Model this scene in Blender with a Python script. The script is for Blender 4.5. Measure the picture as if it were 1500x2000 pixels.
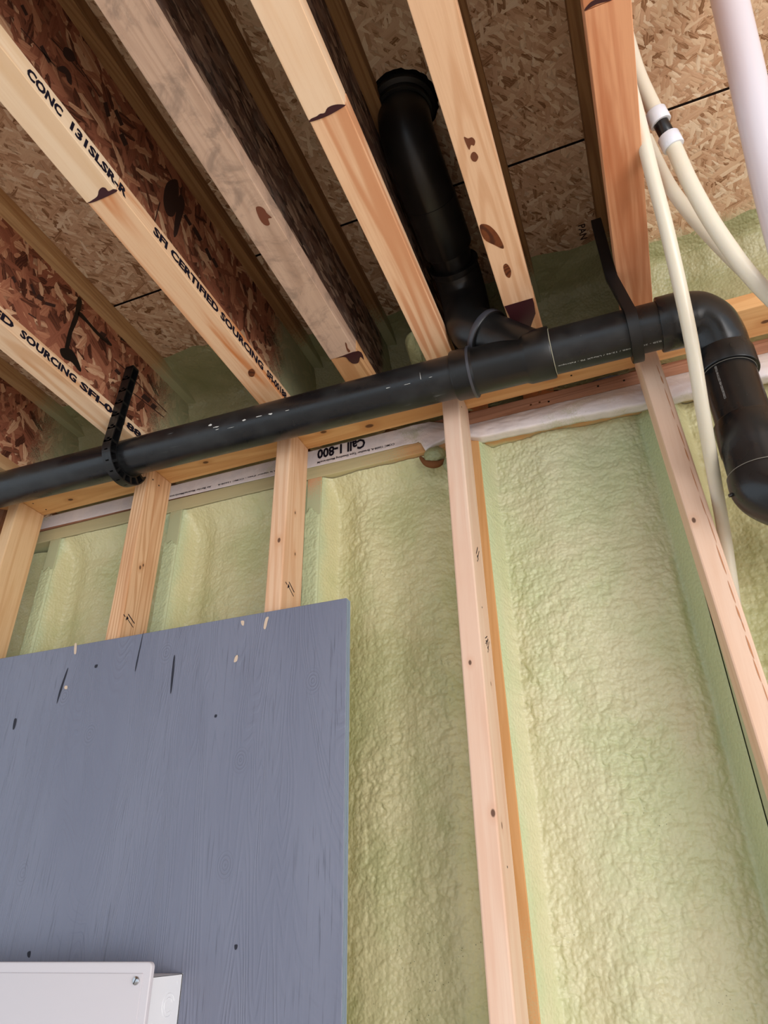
import bpy, bmesh, math, random
import numpy as np
from mathutils import Vector, Matrix, noise as mnoise

for o in list(bpy.data.objects): bpy.data.objects.remove(o)
SC = bpy.context.scene
COL = SC.collection
H = 1.5                       # height of the lens above the concrete floor; all z below are measured from the lens

# ---------------------------------------------------------------- camera
cam_d = bpy.data.cameras.new('camera'); cam = bpy.data.objects.new('camera', cam_d); COL.objects.link(cam)
cam_d.sensor_fit = 'AUTO'; cam_d.sensor_width = 36.0; cam_d.lens = 24.3584
R0, R1, R2 = ((0.931765, 0.36268, -0.016638), (-0.198057, 0.469354, -0.860512), (-0.304281, 0.80509, 0.509159))
cam.matrix_world = Matrix(((R0[0], -R1[0], -R2[0], 0), (R0[1], -R1[1], -R2[1], 0), (R0[2], -R1[2], -R2[2], H), (0, 0, 0, 1)))
cam_d.clip_start = 0.01
SC.camera = cam

# ---------------------------------------------------------------- world, lamps, exposure
w = bpy.data.worlds.new('overcast daylight'); SC.world = w; w.use_nodes = True
bg = w.node_tree.nodes['Background']; bg.inputs[0].default_value = (0.80, 0.90, 1.0, 1); bg.inputs[1].default_value = 1.25
def area(name, loc, target, sx, sy, power, col):
    d = bpy.data.lights.new(name, 'AREA'); d.shape = 'RECTANGLE'; d.size = sx; d.size_y = sy; d.energy = power; d.color = col
    o = bpy.data.objects.new(name, d); COL.objects.link(o); o.location = loc
    o.rotation_euler = (Vector(target) - Vector(loc)).to_track_quat('-Z', 'Y').to_euler()
    return o
area('window_daylight', (2.9, -1.9, 0.95), (-0.3, 1.1, 1.65), 3.2, 1.8, 128, (1.0, 0.95, 0.92))
SC.view_settings.view_transform = 'Standard'; SC.view_settings.look = 'None'
SC.view_settings.gamma = 1.0; SC.view_settings.exposure = 0.0; SC.view_settings.use_curve_mapping = False

# ---------------------------------------------------------------- helpers
def lin(r, g, b):
    f = lambda c: (c/255/12.92) if c/255 <= 0.04045 else ((c/255+0.055)/1.055)**2.4
    return (f(r), f(g), f(b), 1)

class MB:
    """collects shapes (coordinates in metres, z from the lens) for ONE mesh object"""
    def __init__(s): s.bm = bmesh.new()
    def box(s, x0, x1, y0, y1, z0, z1, bev=0.0, seg=2, cuts=0, axis=2):
        r = bmesh.ops.create_cube(s.bm, size=1.0); vs = r['verts']
        for v in vs:
            v.co = Vector((x0+(v.co.x+.5)*(x1-x0), y0+(v.co.y+.5)*(y1-y0), z0+(v.co.z+.5)*(z1-z0)))
        if bev > 0:
            es = list({e for v in vs for e in v.link_edges})
            bmesh.ops.bevel(s.bm, geom=es, offset=bev, segments=seg, profile=0.5, affect='EDGES')
        return s
    def tube(s, pts, rad, seg=28, cap=True, flat=1.0):
        pts = [Vector(p) for p in pts]; n = len(pts)
        if not hasattr(rad, '__len__'): rad = [rad]*n
        tang = []
        for i in range(n):
            a = pts[max(0, i-1)]; b = pts[min(n-1, i+1)]; j = i
            while (b-a).length < 1e-6 and j+2 < n: j += 1; b = pts[j+1]
            k = i
            while (b-a).length < 1e-6 and k-2 >= 0: k -= 1; a = pts[k-1]
            tang.append((b-a).normalized())
        for i in range(1, n):
            if (pts[i]-pts[i-1]).length < 1e-6: tang[i] = tang[i-1]
        up = Vector((0, 0, 1)) if abs(tang[0].z) < 0.9 else Vector((0, 1, 0))
        u = (up - tang[0]*up.dot(tang[0])).normalized(); rings = []
        for i in range(n):
            t = tang[i]; u = (u - t*u.dot(t)).normalized(); v = t.cross(u)
            rings.append([s.bm.verts.new(pts[i] + (u*math.cos(a)+v*math.sin(a)*flat)*rad[i]) for a in [2*math.pi*k/seg for k in range(seg)]])
        for i in range(n-1):
            for k in range(seg):
                s.bm.faces.new((rings[i][k], rings[i][(k+1) % seg], rings[i+1][(k+1) % seg], rings[i+1][k]))
        if cap:
            s.bm.faces.new(rings[0][::-1]); s.bm.faces.new(rings[-1])
        return s
    def poly(s, pts, thick=None):
        vs = [s.bm.verts.new(p) for p in pts]; f = s.bm.faces.new(vs)
        if thick is not None:
            r = bmesh.ops.extrude_face_region(s.bm, geom=[f])
            for v in [g for g in r['geom'] if isinstance(g, bmesh.types.BMVert)]: v.co += Vector(thick)
        return s
    def grid(s, P):
        """P: array (n, m, 3)"""
        n, m = P.shape[:2]
        V = [[s.bm.verts.new(P[i, j]) for j in range(m)] for i in range(n)]
        for i in range(n-1):
            for j in range(m-1): s.bm.faces.new((V[i][j], V[i][j+1], V[i+1][j+1], V[i+1][j]))
        return s

def link(name, me, mat, parent, loc):
    o = bpy.data.objects.new(name, me); COL.objects.link(o)
    if mat: me.materials.append(mat)
    if parent is not None:
        o.parent = parent
    else:
        o.location = (loc[0], loc[1], loc[2]+H)
    return o

def obj(name, mb, mat, parent=None, loc=None, smooth=None):
    """links mb as one mesh; coordinates are relative to the lens, the origin goes to loc (or to the parent thing's loc)"""
    root = parent
    while root is not None and root.parent is not None: root = root.parent
    L = Vector(loc) if loc is not None and parent is None else (Vector(root['at']) if root is not None else Vector((0, 0, 0)))
    bmesh.ops.recalc_face_normals(mb.bm, faces=mb.bm.faces)
    for v in mb.bm.verts: v.co -= L
    me = bpy.data.meshes.new(name); mb.bm.to_mesh(me); mb.bm.free()
    if smooth:
        me.polygons.foreach_set('use_smooth', [True]*len(me.polygons))
        me.set_sharp_from_angle(angle=math.radians(smooth))
    o = link(name, me, mat, parent, L)
    if parent is None: o['at'] = tuple(L)
    return o

def thing(name, label, cat, loc, group=None):
    o = bpy.data.objects.new(name, None); COL.objects.link(o); o.location = (loc[0], loc[1], loc[2]+H)
    o.empty_display_size = 0.05; o['at'] = tuple(loc)
    return tag(o, label, cat, group)
def tag(o, label, cat, group=None, kind=None):
    if label: o['label'] = label
    if cat: o['category'] = cat
    if group: o['group'] = group
    if kind: o['kind'] = kind
    return o
def struct(o): o['kind'] = 'structure'; return o

def npmesh(name, P, mat, parent, loc, smooth=True, attr=None):
    """big grids straight from numpy"""
    n, m = P.shape[:2]; me = bpy.data.meshes.new(name)
    L = np.array(loc if parent is None else parent['at'])
    co = (P.reshape(-1, 3) - L).astype(np.float32)
    idx = np.arange(n*m).reshape(n, m)
    q = np.stack([idx[:-1, :-1], idx[:-1, 1:], idx[1:, 1:], idx[1:, :-1]], -1).reshape(-1, 4)
    me.vertices.add(len(co)); me.vertices.foreach_set('co', co.ravel())
    me.loops.add(q.size); me.loops.foreach_set('vertex_index', q.ravel().astype(np.int32))
    me.polygons.add(len(q)); me.polygons.foreach_set('loop_start', np.arange(0, q.size, 4, dtype=np.int32))
    me.polygons.foreach_set('use_smooth', np.ones(len(q), bool))
    me.update(calc_edges=True)
    if attr is not None:
        a = me.attributes.new('film', 'FLOAT', 'POINT'); a.data.foreach_set('value', attr.ravel().astype(np.float32))
    o = link(name, me, mat, parent, loc)
    if parent is None: o['at'] = tuple(loc)
    return o

def catmull(pts, n=6, closed=False):
    p = [Vector(q) for q in pts]; m = len(p); out = []
    for i in range(m if closed else m-1):
        g = lambda k: p[k % m] if closed else p[min(max(k, 0), m-1)]
        a, b, c, d = g(i-1), g(i), g(i+1), g(i+2)
        for k in range(n):
            t = k/n
            out.append(0.5*((2*b)+(c-a)*t+(2*a-5*b+4*c-d)*t*t+(3*b-a-3*c+d)*t**3))
    if not closed: out.append(p[-1])
    return out

def decal(name, pts, mat, parent, push, smooth=True):
    """a flat mark (glue, ink, resin) lying on the face of a part"""
    q = catmull(pts, 4, True) if smooth else [Vector(p) for p in pts]
    q = [v + Vector(push) for v in q]
    return obj(name, MB().poly(q), mat, parent)

_text_cache = {}
def text_mesh(body, bold=0.02):
    c = bpy.data.curves.new('t', 'FONT'); c.body = body; c.size = 1; c.offset = bold; c.resolution_u = 2
    o = bpy.data.objects.new('t', c); COL.objects.link(o)
    dg = bpy.context.evaluated_depsgraph_get(); me = bpy.data.meshes.new_from_object(o.evaluated_get(dg))
    bpy.data.objects.remove(o)
    return me
def text(name, body, mat, parent, origin, right, up, width, height, bold=0.02, wrap=None):
    me = text_mesh(body, bold); n = len(me.vertices)
    co = np.empty(n*3, np.float32); me.vertices.foreach_get('co', co); co = co.reshape(-1, 3)
    lo = co.min(0); hi = co.max(0)
    a = (co[:, 0]-lo[0])/(hi[0]-lo[0]); b = (co[:, 1]-lo[1])/(hi[1]-lo[1])
    root = parent
    while root.parent is not None: root = root.parent
    L = np.array(root['at'])
    if wrap: P = np.array([wrap(x*width, y*height) for x, y in zip(a, b)])
    else: P = np.array(origin) + np.outer(a*width, right) + np.outer(b*height, up)
    me.vertices.foreach_set('co', (P-L).astype(np.float32).ravel()); me.update(); me.name = name
    return link(name, me, mat, parent, None)

# ---------------------------------------------------------------- materials
class NT:
    def __init__(s, name):
        s.m = bpy.data.materials.new(name); s.m.use_nodes = True; s.t = s.m.node_tree
        s.b = s.t.nodes['Principled BSDF']
    def n(s, typ, **kw):
        x = s.t.nodes.new(typ)
        for k, v in kw.items(): setattr(x, k, v)
        return x
    def l(s, a, b): s.t.links.new(a, b)
    def val(s, sock, v):
        if isinstance(v, bpy.types.NodeSocket): s.l(v, sock)
        else: sock.default_value = v
    def math(s, op, a, b=0.0, clamp=False):
        x = s.n('ShaderNodeMath', operation=op, use_clamp=clamp); s.val(x.inputs[0], a); s.val(x.inputs[1], b); return x.outputs[0]
    def mapping(s, v, loc=(0, 0, 0), rot=(0, 0, 0), scale=(1, 1, 1)):
        x = s.n('ShaderNodeMapping'); s.l(v, x.inputs[0]); x.inputs[1].default_value = loc; x.inputs[2].default_value = rot; x.inputs[3].default_value = scale
        return x.outputs[0]
    def noise(s, v, scale, detail=2.0, rough=0.5, dist=0.0, dim='3D'):
        x = s.n('ShaderNodeTexNoise', noise_dimensions=dim); s.l(v, x.inputs['Vector'])
        x.inputs['Scale'].default_value = scale; x.inputs['Detail'].default_value = detail; x.inputs['Roughness'].default_value = rough; x.inputs['Distortion'].default_value = dist
        return x
    def ramp(s, f, stops, interp='LINEAR'):
        x = s.n('ShaderNodeValToRGB'); s.val(x.inputs[0], f); cr = x.color_ramp; cr.interpolation = interp
        while len(cr.elements) < len(stops): cr.elements.new(0.5)
        for e, (p, c) in zip(cr.elements, stops): e.position = p; e.color = c if len(c) == 4 else (*c, 1)
        return x.outputs[0]
    def rng(s, v, a, b, c=0.0, d=1.0, smooth=True):
        x = s.n('ShaderNodeMapRange', interpolation_type='SMOOTHSTEP' if smooth else 'LINEAR'); s.l(v, x.inputs[0])
        for i, k in enumerate((a, b, c, d)): x.inputs[i+1].default_value = k
        return x.outputs[0]
    def mix(s, f, a, b, mode='MIX'):
        x = s.n('ShaderNodeMix', data_type='RGBA', blend_type=mode); s.val(x.inputs['Factor'], f); s.val(x.inputs['A'], a); s.val(x.inputs['B'], b)
        return x.outputs['Result']
    def bump(s, h, strength=0.3, dist=0.002, normal=None):
        x = s.n('ShaderNodeBump'); s.l(h, x.inputs['Height']); x.inputs['Strength'].default_value = strength; x.inputs['Distance'].default_value = dist
        if normal: s.l(normal, x.inputs['Normal'])
        return x.outputs[0]
    def coords(s, off=(0, 0, 0)):
        v = s.n('ShaderNodeTexCoord').outputs['Object']
        return v, s.mapping(v, loc=off)
    def out(s, col, rough=0.6, spec=0.3, normal=None):
        s.val(s.b.inputs['Base Color'], col); s.val(s.b.inputs['Roughness'], rough); s.b.inputs['Specular IOR Level'].default_value = spec
        if normal: s.l(normal, s.b.inputs['Normal'])
        return s.m
def white1(x): return (x, x, x, 1)

FOAM_Y = lin(205, 205, 165); FOAM_G = lin(182, 188, 150)
def wood(name, base, dark, stain, axis, seed, ring=0.5, rings=34, stain_amt=0.5, fine=0.25, knots=(), spray=None, rough=0.62, cross=9.0, blotch=0.0):
    """sawn softwood: cathedral grain, fibres, resin streaks; axis = direction of the grain"""
    t = NT(name); raw, v = t.coords((seed*3.17, seed*1.71, seed*2.33))
    k = 'XYZ'.index(axis)
    s1 = [cross]*3; s1[k] = cross*0.07
    A = t.noise(t.mapping(v, scale=s1), 1.0, 2.0, 0.45, 0.25).outputs['Fac']
    r = t.math('SINE', t.math('MULTIPLY', A, rings*6.28/3))
    r = t.rng(r, -0.2, 1.0)
    s2 = [260]*3; s2[k] = 9
    F = t.noise(t.mapping(v, scale=s2), 1.0, 3.0, 0.6).outputs['Fac']
    s3 = [26]*3; s3[k] = 2.2
    S = t.noise(t.mapping(v, scale=s3), 1.0, 3.0, 0.55, 0.4).outputs['Fac']
    B = t.noise(v, 5.0, 3.0, 0.6).outputs['Fac']
    c = t.mix(t.math('MULTIPLY', r, ring), base, dark)
    c = t.mix(t.math('MULTIPLY', t.rng(S, 0.52, 0.72), stain_amt), c, stain)
    c = t.mix(t.math('MULTIPLY', t.rng(B, 0.5, 0.75), 0.35*stain_amt), c, dark)
    c = t.mix(t.math('MULTIPLY', t.rng(F, 0.42, 0.7), fine), c, dark)
    if blotch:
        G_ = t.noise(v, 17.0, 5.0, 0.68, 0.6).outputs['Fac']
        c = t.mix(t.math('MULTIPLY', t.rng(G_, 0.46, 0.68), blotch), c, lin(132, 112, 98))
    for (x, y, z, rad) in knots:
        d = t.n('ShaderNodeVectorMath', operation='SUBTRACT'); t.l(raw, d.inputs[0]); d.inputs[1].default_value = (x, y, z)
        sc = [1.0]*3; sc[k] = 0.6
        m = t.n('ShaderNodeVectorMath', operation='MULTIPLY'); t.l(d.outputs[0], m.inputs[0]); m.inputs[1].default_value = sc
        le = t.n('ShaderNodeVectorMath', operation='LENGTH'); t.l(m.outputs[0], le.inputs[0])
        c = t.mix(t.math('MULTIPLY', t.rng(le.outputs['Value'], rad*3.2, rad*0.8), 0.45), c, stain)
        c = t.mix(t.math('MULTIPLY', t.rng(le.outputs['Value'], rad, rad*0.55), 0.85), c, lin(70, 38, 24))
    if spray:          # overspray of foam: (axis, from, to, amount) in the thing's own coordinates
        for s_ in (spray if isinstance(spray, list) else [spray]): c = overspray(t, c, raw, s_)
    n = t.bump(F, 0.12, 0.0006); n = t.bump(r, 0.10, 0.0006, n)
    return t.out(c, rough, 0.25, n)

def overspray(t, c, raw, spray, col=None):
    sep = t.n('ShaderNodeSeparateXYZ'); t.l(raw, sep.inputs[0]); a = sep.outputs['XYZ'.index(spray[0])]
    big = t.noise(raw, 9.0, 3.0, 0.6).outputs['Fac']; sm = t.noise(raw, 330.0, 2.0, 0.7).outputs['Fac']
    f = t.rng(t.math('ADD', a, t.math('MULTIPLY', t.math('SUBTRACT', big, 0.5), 0.35*abs(spray[2]-spray[1])+0.06)), spray[1], spray[2], smooth=False)
    f = t.rng(t.math('ADD', f, t.math('MULTIPLY', t.math('SUBTRACT', sm, 0.5), 0.9)), 0.25, 0.75)
    return t.mix(t.math('MULTIPLY', f, spray[3]), c, col or FOAM_G)

def osb(name, ramp, plane, seed, sc=1.0, dark=0.5, spray=None, rough=0.7, angles=(0.35, 1.45, -0.75, 2.3), grey=0.0, relief=0.5):
    """oriented strand board: four layers of long flakes lying over each other"""
    t = NT(name); raw, v = t.coords((seed*1.37, seed*2.11, seed*0.7))
    sep = t.n('ShaderNodeSeparateXYZ'); t.l(v, sep.inputs[0]); cmb = t.n('ShaderNodeCombineXYZ')
    t.l(sep.outputs['XYZ'.index(plane[0])], cmb.inputs[0]); t.l(sep.outputs['XYZ'.index(plane[1])], cmb.inputs[1])
    p = cmb.outputs[0]
    wob = t.n('ShaderNodeVectorMath', operation='MULTIPLY_ADD'); nz = t.noise(p, 60.0, 3.0, 0.65)
    t.l(nz.outputs['Color'], wob.inputs[0]); wob.inputs[1].default_value = (0.006/sc, 0.006/sc, 0); t.l(p, wob.inputs[2]); p2 = wob.outputs[0]
    tone = hgt = None
    for i, a in enumerate(angles):
        q = t.mapping(t.mapping(p2, rot=(0, 0, a), loc=(i*3.3, i*7.1, 0)), scale=((15+4*i)*sc, (52+14*i)*sc, 1))
        vo = t.n('ShaderNodeTexVoronoi', voronoi_dimensions='2D', feature='F1'); t.l(q, vo.inputs['Vector']); vo.inputs['Scale'].default_value = 1.0
        sp = t.n('ShaderNodeSeparateColor'); t.l(vo.outputs['Color'], sp.inputs[0])
        fib = t.noise(t.mapping(q, scale=(0.5, 5, 1)), 1.0, 3.0, 0.65).outputs['Fac']
        tn = t.math('ADD', sp.outputs[0], t.math('MULTIPLY', t.math('SUBTRACT', fib, 0.5), 0.8))
        hh = sp.outputs[1]
        # flake edges fall away
        edge = t.math('MULTIPLY', t.rng(vo.outputs['Distance'], 0.25, 0.75), 0.35)
        hh = t.math('SUBTRACT', hh, edge)
        if tone is None: tone, hgt = tn, hh
        else:
            g = t.math('GREATER_THAN', hh, hgt)
            mx = t.n('ShaderNodeMix', data_type='FLOAT'); t.l(g, mx.inputs['Factor']); t.l(tone, mx.inputs['A']); t.l(tn, mx.inputs['B']); tone = mx.outputs['Result']
            hgt = t.math('MAXIMUM', hgt, hh)
    c = t.ramp(tone, ramp)
    # dark slivers and holes between flakes
    sl = t.noise(t.mapping(t.mapping(p2, rot=(0, 0, 0.9)), scale=(28*sc, 130*sc, 1)), 1.0, 2.0, 0.6, 0.6).outputs['Fac']
    pat = t.noise(p, 11.0*sc, 2.0, 0.5).outputs['Fac']
    c = t.mix(t.math('MULTIPLY', t.math('MULTIPLY', t.rng(sl, 0.62, 0.72), t.rng(pat, 0.40, 0.6)), dark), c, ramp[0][1])
    lowv = t.rng(hgt, 0.56, 0.40)
    c = t.mix(t.math('MULTIPLY', lowv, dark*0.7), c, ramp[0][1])
    if grey > 0:
        gz = t.noise(raw, 14.0, 4.0, 0.7).outputs['Fac']
        c = t.mix(t.math('MULTIPLY', t.rng(gz, 0.45, 0.75), grey), c, lin(150, 140, 135))
    if spray: c = overspray(t, c, raw, spray)
    n = t.bump(hgt, relief, 0.0022); n = t.bump(sl, 0.15, 0.0008, n)
    return t.out(c, rough, 0.3, n)

def foam(name, a, b, film, seed=0.0, rough=0.42):
    t = NT(name); raw, v = t.coords((seed, seed*2, seed*3))
    big = t.noise(v, 7.0, 3.0, 0.6).outputs['Fac']
    c = t.mix(t.rng(big, 0.35, 0.68), a, b)
    st = t.noise(t.mapping(v, scale=(16, 16, 2.2)), 1.0, 3.0, 0.6).outputs['Fac']
    c = t.mix(t.math('MULTIPLY', t.rng(st, 0.5, 0.75), 0.22), c, lin(206, 192, 150))
    at = t.n('ShaderNodeAttribute', attribute_name='film')
    sm = t.noise(v, 260.0, 2.0, 0.6).outputs['Fac']
    fm = t.rng(t.math('ADD', at.outputs['Fac'], t.math('MULTIPLY', t.math('SUBTRACT', sm, 0.5), 0.5)), 0.2, 0.9)
    c = t.mix(fm, c, film)
    pits = t.n('ShaderNodeTexVoronoi'); t.l(v, pits.inputs['Vector']); pits.inputs['Scale'].default_value = 120.0
    zone = t.noise(v, 8.5, 2.0, 0.5).outputs['Fac']
    pm = t.math('MULTIPLY', t.rng(pits.outputs['Distance'], 0.16, 0.06), t.rng(zone, 0.62, 0.72))
    c = t.mix(t.math('MULTIPLY', pm, 0.7), c, lin(60, 70, 40))
    fine = t.noise(v, 210.0, 3.0, 0.55).outputs['Fac']; f2 = t.noise(v, 75.0, 2.0, 0.5).outputs['Fac']
    pb = t.n('ShaderNodeTexVoronoi'); t.l(v, pb.inputs['Vector']); pb.inputs['Scale'].default_value = 150.0
    n = t.bump(t.math('SUBTRACT', 1.0, pb.outputs['Distance']), 0.55, 0.0025); n = t.bump(f2, 0.15, 0.002, n); n = t.bump(fine, 0.25, 0.001, n)
    return t.out(c, rough, 0.45, n)

def plain(name, col, rough=0.5, spec=0.4, metal=0.0, coat=0.0):
    t = NT(name); m = t.out(col, rough, spec); t.b.inputs['Metallic'].default_value = metal; t.b.inputs['Coat Weight'].default_value = coat
    return m

def abs_black(name, axis, scuff=0.5, rough=0.3, tint=lin(22, 23, 25)):
    t = NT(name); raw, v = t.coords()
    k = 'XYZ'.index(axis); s = [90]*3; s[k] = 5
    a = t.noise(t.mapping(v, scale=s), 1.0, 3.0, 0.7, 0.5).outputs['Fac']; z = t.noise(v, 14.0, 3.0, 0.6).outputs['Fac']
    sp = t.noise(v, 160.0, 2.0, 0.6).outputs['Fac']
    dust = t.math('MULTIPLY', t.rng(z, 0.42, 0.8), 0.07*scuff)
    c = t.mix(dust, tint, lin(120, 125, 122))
    c = t.mix(t.math('MULTIPLY', t.math('MULTIPLY', t.rng(a, 0.66, 0.74), t.rng(z, 0.5, 0.66)), 0.55*scuff), c, lin(150, 152, 150))
    c = t.mix(t.math('MULTIPLY', t.math('MULTIPLY', t.rng(sp, 0.72, 0.78), t.rng(z, 0.5, 0.66)), 0.5*scuff), c, lin(170, 170, 165))
    rr = t.math('ADD', rough, t.math('MULTIPLY', t.rng(z, 0.3, 0.8), 0.22))
    n = t.bump(a, 0.05, 0.0005)
    return t.out(c, rr, 0.5, n)

M = {}
M['abs'] = abs_black('black abs pipe', 'X', 1.0, 0.24)
M['abs_clean'] = abs_black('black abs fitting', 'Z', 0.25, 0.2)
M['abs_dark'] = abs_black('black abs branch', 'Y', 0.2, 0.28, lin(18, 18, 18))
M['hanger'] = plain('black hanger plastic', lin(18, 18, 19), 0.38, 0.5)
M['ink'] = plain('black ink', lin(24, 20, 34), 0.7, 0.2)
M['ink_soft'] = plain('faded stamp ink', lin(66, 46, 40), 0.8, 0.2)
M['tar'] = plain('black adhesive', lin(16, 13, 12), 0.4, 0.5)
M['glue'] = plain('dark maroon flange glue', lin(62, 26, 30), 0.42, 0.45)
M['glue_thin'] = plain('thin brown glue', lin(112, 62, 40), 0.5, 0.4)
M['white_print'] = plain('pale pipe print', lin(190, 192, 190), 0.6, 0.3)
M['scuff'] = plain('white plaster scuff', lin(205, 205, 200), 0.8, 0.2)
M['cement'] = plain('pale solvent cement line', lin(176, 172, 150), 0.5, 0.4)
M['steel'] = plain('zinc screw', lin(190, 192, 196), 0.22, 0.5, 1.0)
M['nail'] = plain('dark nail head', lin(52, 44, 40), 0.5, 0.5, 0.6)
def pex_mat(name, col):
    t = NT(name); m = t.out(col, 0.28, 0.5); t.b.inputs['Subsurface Weight'].default_value = 0.25
    t.b.inputs['Subsurface Radius'].default_value = (0.02, 0.016, 0.01); t.b.inputs['Subsurface Scale'].default_value = 0.4
    return m
M['pex'] = pex_mat('milky pex', lin(226, 219, 200))
M['pex_ring'] = pex_mat('white pex ring', lin(226, 230, 240))
M['vac'] = plain('glossy white pvc', lin(218, 212, 220), 0.18, 0.5)
M['cover'] = plain('warm white enamel', lin(206, 203, 209), 0.38, 0.45)
M['tub'] = plain('bright white enamel', lin(236, 238, 242), 0.4, 0.45)
M['gap_shade'] = plain('painted gap shade', lin(16, 12, 10), 0.9, 0.1)  # deck painted near-black for the shade seen through the gaps
t = NT('poured concrete'); raw, v = t.coords(); a = t.noise(v, 2.2, 5.0, 0.6).outputs['Fac']; b = t.noise(v, 60.0, 3.0, 0.6).outputs['Fac']
M['concrete'] = t.out(t.mix(t.rng(b, 0.4, 0.7, 0, 0.3), t.mix(t.rng(a, 0.35, 0.7), lin(206, 198, 190), lin(222, 214, 206)), lin(180, 174, 166)), 0.75, 0.3, t.bump(b, 0.2, 0.001))

OSB_FLOOR = [(0.0, lin(136, 98, 66)), (0.12, lin(194, 154, 120)), (0.4, lin(212, 176, 144)), (0.62, lin(220, 188, 154)), (0.85, lin(230, 204, 172)), (1.0, lin(238, 218, 190))]
OSB_WEB = [(0.0, lin(70, 36, 24)), (0.15, lin(134, 80, 58)), (0.4, lin(156, 96, 72)), (0.6, lin(172, 112, 84)), (0.82, lin(196, 142, 108)), (1.0, lin(222, 184, 148))]
OSB_GREY = [(0.0, lin(48, 32, 26)), (0.25, lin(104, 76, 64)), (0.5, lin(128, 98, 84)), (0.75, lin(150, 120, 102)), (1.0, lin(186, 160, 138))]

# ---------------------------------------------------------------- numpy noise for the sprayed foam
rs = np.random.RandomState(7); PERM = np.tile(rs.permutation(256), 3); ANG = rs.rand(256)*2*np.pi
def gn(x, y, seed=0):
    xi = np.floor(x).astype(int); yi = np.floor(y).astype(int); xf = x-xi; yf = y-yi
    u = xf*xf*xf*(xf*(xf*6-15)+10); v_ = yf*yf*yf*(yf*(yf*6-15)+10)
    def g(i, j):
        a = ANG[PERM[(PERM[(xi+i+seed*37) & 255] + yi+j+seed*101) & 255]]
        return np.cos(a)*(xf-i) + np.sin(a)*(yf-j)
    return (g(0, 0)*(1-u)+g(1, 0)*u)*(1-v_) + (g(0, 1)*(1-u)+g(1, 1)*u)*v_
def sst(a, b, x):
    t_ = np.clip((x-a)/(b-a), 0, 1); return t_*t_*(3-2*t_)
def worley(x, y, seed):
    xi = np.floor(x).astype(int); yi = np.floor(y).astype(int); best = np.full(x.shape, 9.0)
    for i in (-1, 0, 1):
        for j in (-1, 0, 1):
            k = PERM[(PERM[(xi+i+seed*37) & 255] + yi+j+seed*101) & 255]; k2 = PERM[k+17]
            dx = xi+i+0.15+0.7*k/255.0-x; dy = yi+j+0.15+0.7*k2/255.0-y
            best = np.minimum(best, dx*dx+dy*dy)
    return best
def billow(a, b, seed):
    """pebbly overlapping lobes of sprayed foam"""
    wx = a + 0.008*gn(a/0.030, b/0.030, seed+5); wb = b + 0.008*gn(a/0.030+9, b/0.030, seed+6)
    big = sst(-0.25, 0.45, gn(a/0.10, b/0.16, seed+11))
    h = 0.0060*(0.45+0.55*big)*np.clip(1-1.1*worley(wx/0.0165, wb/0.0135, seed), 0, 1)
    h += 0.0034*np.clip(1-1.1*worley(wx/0.0085, wb/0.0072, seed+1), 0, 1)
    h += 0.0036*gn(wx/0.034, wb/0.024, seed+2)
    return h
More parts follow.
